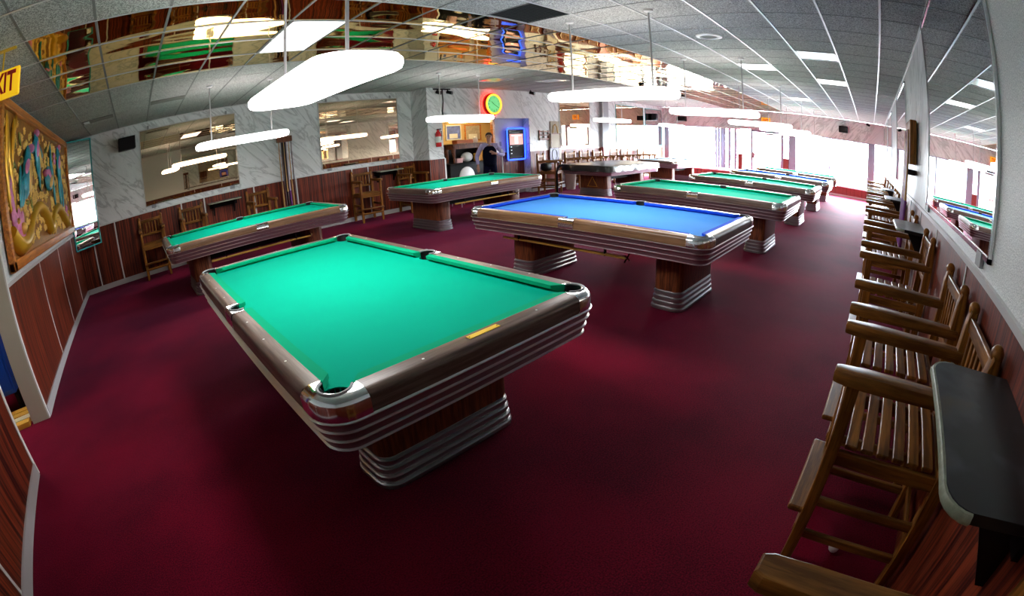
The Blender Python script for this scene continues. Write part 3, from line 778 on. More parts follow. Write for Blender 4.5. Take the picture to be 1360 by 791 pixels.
# ------------------------------------------------------------------ spectator chairs: back at y=0, front towards +y
def make_chair(label):
    t = thing('spectator_chair', label, 'chair')
    w = 0.235
    for s in (-1, 1):
        b = MB(); x = s * w
        prof = [(0.02, 0.0), (0.065, 0.0), (0.078, 0.60), (0.068, 0.88), (0.060, 1.02), (0.054, 1.04), (0.048, 1.085), (0.006, 1.085), (0.004, 0.88), (0.020, 0.60)]
        b.prism(prof, x - 0.028, x + 0.028, lambda a, c, d: (d, a, c), 0.009)
        b.ball((x, 0.028, 1.088), 0.031, (1, .95, 1), 12, 8)
        b.build('back_post', 'oak', t, 40)
        MB().span(x - 0.024, x + 0.024, 0.515, 0.565, 0, 0.865, 0.006).build('front_leg', 'oak', t)
        b = MB()
        arm = [(-0.034, 0.02), (0.034, 0.02), (0.036, 0.50), (0.034, 0.60), (0.024, 0.622), (-0.024, 0.622), (-0.034, 0.60), (-0.036, 0.50)]
        b.prism([(x + a, c) for a, c in arm], 0.862, 0.912, None, 0.012)
        b.build('armrest', 'oaky', t, 40)
        MB().span(x - 0.012, x + 0.012, 0.06, 0.52, 0.545, 0.605, 0.004).build('side_rail', 'oaky', t)
        for z in (0.16, 0.34): MB().span(x - 0.011, x + 0.011, 0.05, 0.52, z, z + 0.04, 0.004).build('side_stretcher', 'oaky', t)
    for k in range(7):
        y = 0.105 + k * 0.068
        MB().span(-w + 0.005, w - 0.005, y, y + 0.052, 0.61, 0.63, 0.004, 1).build('seat_slat', 'oakx', t)
    MB().span(-w, w, 0.53, 0.555, 0.54, 0.61, 0.004).build('seat_rail', 'oakx', t)
    MB().span(-w, w, 0.06, 0.085, 0.54, 0.61, 0.004).build('seat_rail', 'oakx', t)
    MB().span(-w, w, 0.020, 0.044, 1.00, 1.062, 0.006).build('top_rail', 'oakx', t)
    MB().span(-w, w, 0.028, 0.052, 0.755, 0.80, 0.005).build('back_rail', 'oakx', t)
    for k in range(6):
        x = -0.165 + k * 0.066
        MB().span(x - 0.014, x + 0.014, 0.028, 0.042, 0.795, 1.005, 0.003, 1).build('back_slat', 'oak', t)
    MB().span(-w, w, 0.55, 0.57, 0.17, 0.21, 0.004).build('front_stretcher', 'oakx', t)
    MB().span(-w, w, 0.03, 0.05, 0.20, 0.24, 0.004).build('back_stretcher', 'oakx', t)
    MB().span(-w - 0.02, w + 0.02, 0.535, 0.63, 0.285, 0.312, 0.010).build('footrest', 'oakx', t)
    return t
CG = 'spectator chairs along the walls'
YW = YR + 0.022
ch0 = make_chair('oak spectator chair at the bottom edge, only its notched arm in view')
ch0.location = (0.36, YW, 0)
chairs_r = [
    (1.72, 'oak spectator chair right behind the big black wall shelf'), (2.455, 'oak spectator chair, second behind the big black wall shelf'),
    (3.79, 'oak spectator chair in front of the second wall shelf, below the silver mirror'),
    (5.2, 'oak spectator chair just behind the second wall shelf'), 
    (6.88, 'oak spectator chair just before the third wall shelf'), (8.3, 'oak spectator chair just behind the third wall shelf'),
    (9.05, 'oak spectator chair just before the fourth wall shelf'), (10.5, 'oak spectator chair just behind the fourth wall shelf'),
    (11.6, 'oak spectator chair, second behind the fourth wall shelf'), (13.05, 'oak spectator chair, third behind the fourth wall shelf'),
    (15.0, 'oak spectator chair farthest along the right wall, near the windows')]
for x, lab in chairs_r: dup(ch0, lab, (x, YW, 0), 0)
for x, y, rz, lab in ((0.14, YL - 0.03, PI, 'tall oak spectator chair nearest the corner mirror'),
                 (1.03, YL - 0.03, PI, 'tall oak spectator chair under the left bronze mirror, second from the corner'),
                 (2.5, YL - 0.03, PI, 'tall oak spectator chair just left of the bunch of cues'),
                 (4.98, YL - 0.05, PI - 0.12, 'tall oak spectator chair under the middle of the second bronze mirror'),
                 (6.2, YL - 0.03, PI, 'tall oak spectator chair left of the wall step by the fire extinguisher')):
    dup(ch0, lab, (x, y, 0), rz)
for k, x in enumerate((11.65, 12.4, 13.15, 14.2, 14.95, 16.2)):
    c = dup(ch0, ['reddish wooden chair behind the covered table, leftmost of that row', 'reddish wooden chair behind the covered table, second of that row',
                  'reddish wooden chair just left of the grey pillar', 'reddish wooden chair just right of the grey pillar',
                  'reddish wooden chair, second to the right of the grey pillar', 'reddish wooden chair nearest the window corner'][k], (x, YB - 0.10, 0), PI)
tvc = dup(ch0, 'tall wooden chair with a dark bag on it beside the blue neon frame', (9.95, YB - 0.35, 0), PI + 0.35)
bag = MB()
bag.box((0, 0, 0.11), (0.28, 0.24, 0.22), None, 0.07, 3)
bo = bag.build('bag', 'black', None, 40); bo.location = (9.87, YB - 0.65, 0.631)
tag(bo, 'dark rounded bag lying on the tall chair by the blue neon frame', 'bag')
# notch in the arm of the nearest chair: a cue rest cut
for o in [c for c in ch0.children if c.name.startswith('armrest')]:
    if sum(v.co.x for v in o.data.vertices) > 0:
        o.data = o.data.copy(); bm = bmesh.new(); x = 0.235
        arm = [(-0.034, 0.02), (0.034, 0.02), (0.036, 0.215)] + [(0.036 - 0.02 * math.sin(PI * k / 6), 0.215 + 0.042 * k / 6) for k in range(1, 6)] + [(0.036, 0.257), (0.036, 0.50), (0.034, 0.60), (0.024, 0.622), (-0.024, 0.622), (-0.034, 0.60), (-0.036, 0.50)]
        b = MB(); b.prism([(x + a, c) for a, c in arm], 0.862, 0.912, None, 0.006)
        bmesh.ops.recalc_face_normals(b.bm, faces=b.bm.faces); b.bm.to_mesh(o.data)

def shelf_mat():
    mt, N, L, b = nm('worn_black_shelf')
    tc = N.new('ShaderNodeTexCoord'); nz = N.new('ShaderNodeTexNoise'); nz.inputs['Scale'].default_value = 4.5; nz.inputs['Detail'].default_value = 3
    cr = N.new('ShaderNodeValToRGB'); e = cr.color_ramp.elements
    e[0].position = 0.50; e[0].color = (0.010, 0.010, 0.012, 1); e[1].position = 0.72; e[1].color = (0.075, 0.050, 0.028, 1)
    x = e.new(0.60); x.color = (0.040, 0.042, 0.050, 1)
    L.new(tc.outputs['Object'], nz.inputs['Vector']); L.new(nz.outputs['Fac'], cr.inputs['Fac']); L.new(cr.outputs['Color'], b.inputs['Base Color'])
    b.inputs['Roughness'].default_value = 0.32; b.inputs['Specular IOR Level'].default_value = 0.3
    return mt
# ------------------------------------------------------------------ wall shelves
def make_shelf(label, rz=0):
    t = thing('wall_shelf', label, 'shelf')
    pts = [(-0.34, 0.0), (0.34, 0.0), (0.34, 0.22)] + [(0.27 + 0.07 * math.cos(PI / 2 * k / 5), 0.235 + 0.07 * math.sin(PI / 2 * k / 5)) for k in range(6)] + \
          [(-0.27 - 0.07 * math.sin(PI / 2 * k / 5), 0.235 + 0.07 * math.cos(PI / 2 * k / 5)) for k in range(6)] + [(-0.34, 0.22)]
    MB().prism(pts, 1.025, 1.052, None, 0.003).build('shelf_top', 'shelf', t)
    MB().tube([(x, y, 1.038) for x, y in pts[2:-1]], 0.0145, 6).build('worn_edge', 'wornedge', t, 60)
    MB().span(-0.30, 0.30, 0.0, 0.025, 0.93, 1.025).build('cleat', 'dark', t)
    for s in (-1, 1):
        MB().prism([(0.0, 1.025), (0.20, 1.025), (0.17, 0.99), (0.03, 0.78), (0.0, 0.78)], s * 0.22 - 0.012, s * 0.22 + 0.012, lambda a, c, d: (d, a, c)).build('bracket', 'dark', t)
    return t
M['shelf'] = shelf_mat()
M['wornedge'] = plain('worn_pale_edge', (0.25, 0.27, 0.20), 0.4, 0, 0.5, 0.5, 60)
YS = YR + 0.012
sh = make_shelf('big scuffed black wall shelf at lower right, nearest the camera'); sh.location = (1.06, YS, 0)
dup(sh, 'black wall shelf below the far end of the silver mirror', (4.48, YS, 0), 0)
dup(sh, 'black wall shelf past the wall cue rack, third along the right wall', (7.55, YS, 0), 0)
dup(sh, 'black wall shelf farthest along the right wall', (9.78, YS, 0), 0)
dup(sh, 'dark wall shelf under the left bronze mirror', (1.75, YL - 0.012, 0), PI)
dup(sh, 'dark wall shelf under the second bronze mirror', (5.65, YL - 0.012, 0), PI)

# ------------------------------------------------------------------ wall mirrors
def wall_mirror(label, fn, u0, u1, z0, z1, mat, frame='chrome', fw=0.018, group=None, clips=True):
    """fn(u, depth, z) -> world point on the wall"""
    o = Vector(fn((u0 + u1) / 2, 0, z0))
    t = thing('wall_mirror', label, 'mirror', o)
    def sp(a, b, d0, d1, c, d): 
        p, q = Vector(fn(a, d0, c)) - o, Vector(fn(b, d1, d)) - o
        return (p.x, q.x, p.y, q.y, p.z, q.z)
    MB().span(*sp(u0 + fw, u1 - fw, 0.004, 0.014, z0 + fw, z1 - fw)).build('mirror_glass', mat, t)
    b = MB()
    for a, bb, c, d in ((u0, u0 + fw, z0, z1), (u1 - fw, u1, z0, z1), (u0, u1, z0, z0 + fw), (u0, u1, z1 - fw, z1)):
        b.span(*sp(a, bb, 0.002, 0.022, c, d))
    b.build('mirror_frame', frame, t)
    if clips:
        for u in (u0 + 0.18, u1 - 0.18):
            MB().span(*sp(u - 0.05, u + 0.05, 0.006, 0.026, z0 - 0.045, z0 + 0.02)).build('clip', 'grey2', t)
        for u in (u0 + 0.2, u1 - 0.2):
            MB().span(*sp(u - 0.02, u + 0.02, 0.006, 0.026, z1 - 0.01, z1 + 0.06)).build('clip', 'grey2', t)
    return t
fm2 = lambda u, d, z: (u, YL - 0.006 - d, z)
fb2 = lambda u, d, z: (u, YB - 0.006 - d, z)
fr2 = lambda u, d, z: (u, YR + 0.006 + d, z)
wall_mirror('bronze tinted wall mirror on the left, above the chairs near the corner', fm2, 0.09, 2.17, 1.275, 2.75, 'bronze', 'strip')
wall_mirror('second bronze tinted wall mirror, between the cue bunch and the wall step', fm2, 4.05, 6.10, 1.255, 2.75, 'bronze', 'strip')
wall_mirror('bronze wall mirror left of the grey pillar, above the far chairs', fb2, 11.33, 12.95, 1.26, 2.75, 'bronze', 'strip', clips=False)
wall_mirror('bronze wall mirror right of the grey pillar', fb2, 14.6, 16.7, 1.26, 2.75, 'bronze', 'tealglass', clips=False)
wall_mirror('tall clear mirror beside the window corner', fb2, 16.85, 18.35, 1.22, 2.75, 'silver', 'tealglass', clips=False)
wall_mirror('large silver wall mirror on the right wall with a chrome edge', lambda u, d, z: (u, YR + d, z), 1.98, 4.5, 1.27, 2.88, 'silver', 'chrome', 0.022)
wall_mirror('silver mirror past the cue rack on the right wall', fr2, 7.3, 9.75, 1.27, 2.8, 'silver', 'chrome', clips=False)
wall_mirror('silver mirror on the right wall, third from the camera', fr2, 12.0, 14.4, 1.27, 2.8, 'silver', 'chrome', clips=False)
wall_mirror('silver mirror on the right wall next to the windows', fr2, 15.2, 18.3, 1.27, 2.75, 'bronze', 'chrome', clips=False)
# corner mirror set across the corner
t = thing('corner_mirror', 'tall narrow teal edged mirror set across the corner next to the carved panel', 'mirror', (-1.50, 9.07, 0.89))
ang = math.radians(38); L_ = 0.67
rt = Matrix.Rotation(ang, 3, 'Z')
cx = rt @ Vector((L_ / 2, 0, 0))
MB().box((cx.x, cx.y, 0.98), (L_ - 0.05, 0.012, 1.90), rt).build('mirror_glass', 'silver', t)
b = MB()
for k in (0.012, L_ - 0.012):
    p = rt @ Vector((k, -0.004, 0)); b.box((p.x, p.y, 0.98), (0.024, 0.028, 1.97), rt)
for z in (0.006, 1.955):
    p = rt @ Vector((L_ / 2, -0.004, 0)); b.box((p.x, p.y, z), (L_, 0.028, 0.024), rt)
b.build('glass_edge', 'tealglass', t)
p = rt @ Vector((L_ / 2, 0.03, 0)); MB().box((p.x, p.y, 0.98), (L_ - 0.1, 0.03, 1.8), rt).build('backing', 'dark', t)

# ------------------------------------------------------------------ carved golden panel
PX = XL + 0.018
pn = thing('carved_panel', 'big framed golden carved panel with teal birds and pink flowers on the left wall', 'carved panel', (PX, 6.68, 1.25))
def pz(y, z, d=0.05): return (d, y - 6.68, z - 1.25)
Y0, Y1, Z0, Z1, F = 4.40, 9.0, 1.26, 2.84, 0.095
MB().span(0, 0.03, Y0 - 6.68 + 0.02, Y1 - 6.68 - 0.02, 0.03, Z1 - 1.27).build('carved_ground', 'golddark', pn)
for a, b_, c, d in ((Y0, Y1, Z0, Z0 + F), (Y0, Y1, Z1 - F, Z1), (Y0, Y0 + F, Z0, Z1), (Y1 - F, Y1, Z0, Z1)):
    MB().span(0, 0.075, a - 6.68, b_ - 6.68, c - 1.25, d - 1.25, 0.012).build('frame_board', 'pframe', pn)
serp = [(4.55, 1.60), (4.75, 1.47), (5.0, 1.45), (5.36, 1.52), (5.65, 1.68), (6.05, 1.78), (6.4, 1.68), (6.6, 1.50), (6.85, 1.52), (7.12, 1.66), (7.5, 1.73), (7.9, 1.58), (8.25, 1.46), (8.6, 1.6)]
fine = []
for i in range(len(serp) - 1):
    p0, p1, p2, p3 = serp[max(i - 1, 0)], serp[i], serp[i + 1], serp[min(i + 2, len(serp) - 1)]
    for k in range(6):
        u = k / 6
        fine.append(tuple(0.5 * (2 * p1[j] + (p2[j] - p0[j]) * u + (2 * p0[j] - 5 * p1[j] + 4 * p2[j] - p3[j]) * u * u + (3 * p1[j] - p0[j] - 3 * p2[j] + p3[j]) * u ** 3) for j in (0, 1)))
MB().tube([pz(y, z, 0.045) for y, z in fine], [0.075 + 0.02 * math.sin(i * .21) for i in range(len(fine))], 8).build('winding_trunk', 'goldleaf', pn, 60)
def leafshape(b, y, z, ln, wd, a, d=0.045, th=0.022):
    """pointed oval lying on the panel, A radians from +y"""
    R = Matrix.Rotation(a, 3, 'X')
    b.ball((d, y - 6.68, z - 1.25), 1, (th, ln / 2, wd / 2), 10, 6, R)
for y, z, ln, wd, a in ((4.66, 2.42, .62, .11, 1.5), (4.78, 2.20, .85, .13, 1.75), (4.92, 2.45, .55, .10, 1.3), (4.62, 2.05, .7, .10, 1.7), (5.02, 2.62, .32, .07, 1.0)):
    b = MB(); leafshape(b, y, z, ln, wd, a, 0.05, 0.03); b.build('gold_stalk', 'goldleaf', pn, 60)
def bird(body, tails, head):
    b = MB(); leafshape(b, *body, 0.065, 0.045); o = b.build('bird_body', 'teal', pn, 60)
    b = MB(); leafshape(b, body[0] + .04, body[1] - .04, body[2] * .55, body[3] * .45, body[4] + .3, 0.095, 0.03); b.build('wing', 'goldflower', o, 60)
    b = MB(); leafshape(b, body[0] - .05, body[1] + .05, body[2] * .4, body[3] * .4, body[4] - .4, 0.092, 0.026); b.build('wing', 'pink', o, 60)
    for q in tails:
        b = MB(); leafshape(b, *q, 0.06, 0.022); b.build('tail_feather', 'teal', o, 60)
    b = MB(); b.ball((0.08, head[0] - 6.68, head[1] - 1.25), 0.05, (1, 1, 1), 10, 8); b.tube([pz(head[0] + 0.03, head[1], 0.085), pz(head[0] + 0.11, head[1] + 0.02, 0.085)], [0.018, 0.003], 6)
    b.build('bird_head', 'pink', o, 60)
bird((5.50, 2.18, .70, .30, 1.0), [(5.2, 1.98, .5, .10, .85), (5.14, 2.05, .42, .08, 1.2), (5.3, 1.95, .45, .09, .7)], (5.75, 2.45))
bird((6.16, 2.42, .58, .26, 1.75), [(6.25, 2.2, .4, .08, 1.6), (6.0, 2.5, .35, .12, .5), (6.4, 2.48, .4, .10, -.4)], (6.1, 2.66))
bird((6.92, 2.14, .62, .34, .1), [(7.2, 2.4, .5, .07, 1.5), (7.28, 2.2, .5, .08, 1.7), (7.3, 1.95, .4, .07, 1.6)], (6.62, 2.2))
bird((7.9, 2.36, .62, .26, 1.6), [(7.84, 1.98, .55, .09, 1.6), (8.03, 2.1, .5, .07, 1.45), (8.1, 1.9, .4, .06, 1.3)], (7.92, 2.64))
def blossom(y, z, r, mat='pink', n=7, d=0.06):
    root_ = MB(); root_.ball((d + 0.02, y - 6.68, z - 1.25), r * .3, (1, 1, 1), 8, 6); o = root_.build('flower_heart', 'goldflower', pn, 60)
    for k in range(n):
        a = 2 * PI * k / n; b = MB(); leafshape(b, y + r * .55 * math.cos(a), z + r * .55 * math.sin(a), r * 1.05, r * .62, a, d, 0.02); b.build('petal', mat, o, 60)
blossom(4.98, 1.60, 0.20); blossom(4.80, 1.68, 0.10); blossom(8.35, 1.62, 0.12); blossom(7.55, 2.45, 0.09)
for k in range(6):
    b = MB(); leafshape(b, 4.68 + 0.02 * math.sin(k), 1.70 + 0.065 * k, 0.20, 0.12, 1.57 + .3 * (-1) ** k, 0.06, 0.03); b.build('petal', 'pink', pn, 60)
for k in range(26):
    y, z = random.uniform(4.7, 8.7), random.uniform(1.5, 2.6)
    b = MB(); leafshape(b, y, z, random.uniform(.14, .26), .06, random.uniform(0, PI), 0.04, 0.015); b.build('leaf', 'leaf', pn, 60)
Rr = random.Random(3)
tv, tf = [], []                                        # one petal: a low dome
for i, (r_, h_) in enumerate(((1.12, 0), (0.8, 0.7))):
    for k in range(6): tv.append((0.014 * h_, 0.02 * r_ * math.cos(PI * k / 3), 0.02 * r_ * math.sin(PI * k / 3)))
tv.append((0.022, 0, 0))
for k in range(6): tf += [(k, (k + 1) % 6, 6 + (k + 1) % 6, 6 + k), (6 + k, 6 + (k + 1) % 6, 12)]
bv, bf = [], []
for k in range(420):
    y, z = Rr.uniform(4.58, 8.83), Rr.uniform(1.42, 2.68)
    for j in range(5):
        a = 2 * PI * j / 5 + k; n0 = len(bv)
        bv += [(0.032 + p[0], y - 6.68 + 0.026 * math.cos(a) + p[1], z - 1.25 + 0.026 * math.sin(a) + p[2]) for p in tv]
        bf += [tuple(n0 + q for q in f) for f in tf]
me = bpy.data.meshes.new('small_gold_blossoms'); me.from_pydata(bv, [], bf); me.materials.append(M['goldflower']); me.shade_smooth()
stuff(link_mesh('small_gold_blossoms', me, pn))

# ------------------------------------------------------------------ exit signs, speakers, cameras
t = thing('exit_sign', 'yellow exit sign with red letters hanging at the upper left edge', 'exit sign', (-1.15, 3.5, 2.63))
MB().box((0, 0, 0), (0.34, 0.05, 0.21), None, 0.012).build('sign_box', 'exit', t)
text('lettering', 'EXIT', 0.165, 'exitred', t, (0, -0.027, 0), (PI / 2, 0, 0), 0.001, (0.80, 1.25, 1))
MB().tube([(0, 0, 0.1), (0, 0, 0.27)], 0.008, 8).build('hanger_rod', 'brass', t)
MB().box((0, 0, 0.262), (0.22, 0.05, 0.012)).build('ceiling_plate', 'brass', t)
t = thing('exit_sign', 'small orange exit sign on the marble band above the street door', 'exit sign', (18.46, 4.28, 2.52))
MB().box((0, 0, 0), (0.06, 0.36, 0.24), None, 0.01).build('sign_box', 'exitor', t)
text('lettering', 'EXIT', 0.16, 'exitred', t, (-0.031, 0, 0), (PI / 2, 0, -PI / 2), 0.001, (0.72, 1.1, 1))
def speaker(label, loc, rz, s=(0.36, 0.22, 0.24)):
    t = thing('loudspeaker', label, 'loudspeaker', loc, rz)
    MB().box((0, 0, 0), s, None, 0.012).build('cabinet', 'black', t)
    MB().box((0, -s[1] / 2 - 0.003, 0), (s[0] * .92, 0.006, s[2] * .9)).build('grille', 'dark', t)
    MB().span(-0.04, 0.04, s[1] / 2 - 0.02, s[1] / 2 + 0.06, -0.03, 0.03).build('wall_bracket', 'grey2', t)
speaker('black loudspeaker high on the marble wall left of the first bronze mirror', (-0.18, 9.38, 2.55), 0.1)
speaker('black loudspeaker on the marble band over the right hand windows', (18.34, 1.07, 2.51), -PI / 2)
speaker('black loudspeaker half hidden behind a lamp above the big window', (18.34, 7.93, 2.41), -PI / 2, (0.4, 0.2, 0.2))
speaker('black loudspeaker in the window corner beside the tall clear mirror', (17.5, 8.78, 2.42), 0.3, (0.42, 0.2, 0.28))
def camera_dome(label, loc, n=1):
    t = thing('security_camera', label, 'security camera', loc)
    for k in range(n):
        s = (k - (n - 1) / 2) * 0.28
        MB().tube([(s, 0, 0), (s * 1.1, -0.03, -0.06)], 0.014, 8).build('arm', 'black', t)
        MB().tube([(s * 1.1, 0.02, -0.07), (s * 1.2 + 0.03, -0.12, -0.11)], [0.04, 0.045], 10).build('camera_body', 'black', t, 50)
    return t
camera_dome('small dark security camera under the ceiling right of the clock', (9.75, 8.6, 2.9))
camera_dome('dark security camera hanging at the edge of the gold mirror tiles', (10.95, 5.9, 2.896))
camera_dome('small security camera at the right end of the window band', (18.3, 0.1, 2.9))
t = camera_dome('pair of security cameras with a dangling black cable above the bar opening', (6.93, 8.84, 2.86), 2)
MB().box((0, 0.02, -0.0), (0.5, 0.03, 0.03)).build('mount_bar', 'black', t)
MB().tube([(0.02, 0.03, 0), (0.03, 0.03, -0.3), (0.0, 0.03, -0.55), (0.02, 0.03, -0.78)], 0.015, 6).build('cable', 'black', t)

# fire extinguisher
t = thing('fire_extinguisher', 'red fire extinguisher hung on the marble step beside the bar', 'fire extinguisher', (6.72, YB - 0.09, 1.47))
MB().lathe([(0.06, 0), (0.068, 0.02), (0.068, 0.30), (0.05, 0.35), (0.025, 0.37), (0.022, 0.40)], n=18).build('tank', 'red', t, 40)
MB().lathe([(0.0695, 0.10), (0.0695, 0.24)], n=18).build('label_band', 'paper', t, 40)
MB().span(-0.02, 0.02, -0.10, 0.03, 0.40, 0.425).build('handle', 'black', t)
MB().tube([(0.02, 0, 0.39), (0.10, 0, 0.36), (0.095, 0, 0.15)], 0.01, 6).build('hose', 'black', t, 60)
MB().span(-0.03, 0.03, 0.06, 0.088, 0.25, 0.33).build('wall_hook', 'grey2', t)

# ------------------------------------------------------------------ doorway contents
t = thing('blue_cabinet', 'tall bright blue locker standing inside the doorway at left', 'locker', (-2.12, 4.72, 0))
MB().span(-0.2, 0.2, -0.16, 0.16, 0.22, 1.9, 0.01).build('body', 'bluepaint', t)
MB().span(-0.17, 0.17, -0.172, -0.158, 0.26, 1.86, 0.004).build('door', 'bluepaint', t)
for s in (-1, 1): MB().span(s * 0.17 - 0.02, s * 0.17 + 0.02, -0.12, 0.12, 0, 0.22).build('leg', 'dark', t)
for k in range(4):
    o = MB().span(-0.42, 0.42, -0.045, 0.045, 0, 0.05, 0.004).build('yellow_board', 'cuept2' if k == 1 else 'yellow')
    o.location = (-2.18, 4.20 + 0.115 * k, 0.0); o.rotation_euler = (0, 0, 0.06 - 0.02 * k)
    tag(o, ['yellow wooden board on the doorway floor, closest to the camera', 'yellow wooden board on the doorway floor, second from the camera',
            'yellow wooden board on the doorway floor, third from the camera', 'yellow wooden board right under the blue locker'][k], 'board', 'boards on the doorway floor')

t = thing('added_side_room_light', 'added light panel brightening the side room behind the left doorway', 'light', (-2.4, 4.3, H - 0.002))  # unseen lamp added to brighten the jamb, locker and boards
MB().span(-0.3, 0.3, -0.6, 0.6, -0.04, 0.0).build('fixture', 'housing', t)
MB().span(-0.27, 0.27, -0.57, 0.57, -0.046, -0.039).build('diffuser', 'sidefill', t)
# ------------------------------------------------------------------ cues in racks
CUES = [0]
def cue(label, x, y, z0, z1, lean=(0, 0), mat='cue', butt='cuedk', r=0.014):
    t = thing('pool_cue', label, 'pool cue', (x, y, z0), 0, 'cues in the wall racks'); h = z1 - z0
    MB().tube([(0, 0, 0), (lean[0] * .4, lean[1] * .4, h * .4)], [r, r * .85], 8).build('butt', butt, t, 60)
    MB().tube([(lean[0] * .4, lean[1] * .4, h * .4), (*lean, h)], [r * .85, r * .45], 8).build('shaft', mat, t, 60)
t = thing('cue_rack', 'brown wooden cue rack on the mirror wall beside the second bronze mirror', 'cue rack', (3.2, YL - 0.03, 0))
MB().span(-0.17, 0.17, -0.10, 0, 1.98, 2.10, 0.01).build('top_bar', 'ped', t)
MB().span(-0.17, 0.17, -0.12, 0, 0.18, 0.24, 0.01).build('bottom_bar', 'ped', t)
MB().span(-0.05, 0.05, -0.025, 0, 0.24, 1.98).build('back_board', 'dark', t)
for k in range(6):
    cue('pool cue in the rack beside the second bronze mirror, %s from the left' % ('first second third fourth fifth sixth'.split()[k]),
        3.06 + 0.056 * k, YL - 0.13, 0.24, 2.0 + 0.03 * (k % 2), (0.004, 0.03), ['cue', 'cuedk', 'cue', 'alu2', 'cue', 'cuedk'][k], ['cue', 'cuedk', 'cuedk', 'cuept', 'cue', 'cuedk'][k], 0.019)
t = thing('cue_rack', 'wooden cue rack on the right wall with violet cues, past the big mirror', 'cue rack', (5.85, YR + 0.03, 0))
MB().span(-0.32, 0.32, 0, 0.09, 1.60, 2.09, 0.015).build('top_board', 'oak', t)
MB().span(-0.30, 0.30, 0, 0.10, 1.48, 1.54, 0.01).build('notched_bar', 'dark', t)
MB().span(-0.30, 0.30, 0, 0.12, 0.60, 0.66, 0.01).build('bottom_bar', 'ped', t)
for k in range(7):
    cue('violet handled cue in the right wall rack, %s from the near end' % ('first second third fourth fifth sixth seventh'.split()[k]),
        5.60 + 0.083 * k, YR + 0.15, 0.66, 1.98, (0, -0.03 + 0.012), 'cuept' if k % 2 else 'cue', 'cuept', 0.019)

# ------------------------------------------------------------------ bar alcove
YA = YB + 1.695
def picture(label, x, z, w, h, mat, fmat, y, mat2=None, cat='picture'):
    t = thing('framed_picture', label, cat, (x, y, z))
    MB().span(-w / 2, w / 2, -0.012, 0, -h / 2, h / 2).build('print', mat, t)
    f = 0.035
    for a, b_, c, d in ((-w / 2 - f, w / 2 + f, h / 2, h / 2 + f), (-w / 2 - f, w / 2 + f, -h / 2 - f, -h / 2), (-w / 2 - f, -w / 2, -h / 2, h / 2), (w / 2, w / 2 + f, -h / 2, h / 2)):
        MB().span(a, b_, -0.03, 0, c, d).build('frame_strip', fmat, t)
    if mat2: MB().span(-w * .3, w * .3, -0.014, -0.011, -h * .45, -h * .1).build('print_detail', mat2, t)
    return t
picture('blue print in a white frame hanging in the bar alcove', 8.62, 1.83, 0.50, 0.38, 'picblue', 'paper', YA, 'paper')
picture('tan sketch in a wooden frame hanging in the bar alcove', 9.36, 1.80, 0.56, 0.42, 'pictan', 'pframe', YA, 'paper')
t = thing('alcove_light', 'lit warm tube light under the ceiling of the bar alcove', 'light', (8.6, YB + 0.75, 2.135))
MB().span(-0.9, 0.9, -0.05, 0.05, -0.03, 0.0).build('fixture', 'housing', t)
MB().tube([(-0.85, 0, -0.05), (0.85, 0, -0.05)], 0.022, 10).build('tube', 'warmtube', t, 60)
ct = thing('bar_counter', 'black bar counter in the alcove, left of the standing man', 'counter', (8.0, YB + 0.5, 0))
MB().span(-0.72, 0.75, -0.28, 0.3, 0.96, 1.0, 0.01).build('counter_top', 'black', ct)
MB().span(-0.70, 0.73, -0.24, 0.28, 0.0, 0.96).build('cabinet_base', 'black', ct)
at = thing('antique_table', 'small dark antique table with curved legs standing on the bar counter', 'table', (8.0, YB + 0.52, 1.001))
MB().span(-0.55, 0.62, -0.2, 0.2, 0.46, 0.50, 0.01).build('tabletop', 'ped', at)
MB().span(-0.50, 0.57, -0.17, 0.17, 0.36, 0.46).build('apron', 'ped', at)
MB().span(-0.56, 0.63, 0.17, 0.19, 0.0, 0.46).build('back_board', 'dark', at)  # dark sheet added so the space behind the legs reads dark
for sx in (-0.46, 0.53):
    for sy in (-0.15, 0.12):
        MB().tube([(sx, sy, 0.42), (sx * 1.08, sy * 1.1, 0.30), (sx, sy, 0.12), (sx * 1.03, sy * 1.05, 0.0)], [0.05, 0.055, 0.028, 0.035], 8).build('curved_leg', 'ped', at, 60)
def small(mb, name, mat, loc, label, cat, sm=None):
    o = mb.build(name, mat, None, sm); o.location = loc; return tag(o, label, cat)
ztt = 1.502
small(MB().span(-0.28, 0.28, -0.1, 0.1, 0, 0.09, 0.015), 'orange_case', 'orange', (7.95, YB + 0.50, ztt), 'flat orange case lying on the small antique table', 'case')
small(MB().lathe([(0.05, 0), (0.08, 0.04), (0.06, 0.13), (0.03, 0.16)], n=16), 'white_jar', 'paper', (8.38, YB + 0.50, ztt), 'white round jar right of the orange case', 'jar', 50)
small(MB().span(-0.10, 0.10, -0.08, 0.08, 0, 0.12, 0.01), 'paper_stack', 'pinkpaper', (7.72, YB + 0.45, 1.001), 'pinkish stack of papers at the left under the small antique table', 'papers')
small(MB().ball((0, 0, 0.13), 0.19, (1, .6, .68), 14, 8), 'white_bundle', 'paper', (8.06, YB + 0.50, 1.001), 'white rounded bundle under the middle of the small antique table', 'bundle', 60)
small(MB().span(-0.07, 0.07, -0.07, 0.07, 0, 0.22, 0.02), 'yellow_box', 'yellow', (8.34, YB + 0.42, 1.001), 'yellowish box under the small antique table beside the man', 'box')
sc_ = thing('round_back_chair', 'pale round backed chair between the bar and the pool table', 'chair', (7.2, 8.42, 0), 0)
b = MB(); pts = [(0.22 * math.cos(PI * k / 10), 0.22 * math.sin(PI * k / 10)) for k in range(11)]
b.prism([(0.22, -0.22)] + pts + [(-0.22, -0.22)], -0.02, 0.02, lambda x, y, z: (x, z, 0.73 + y), 0.01); b.build('backrest', 'beige2', sc_, 50)
MB().span(-0.22, 0.22, 0.0, 0.42, 0.43, 0.48, 0.02).build('seat', 'beige2', sc_)
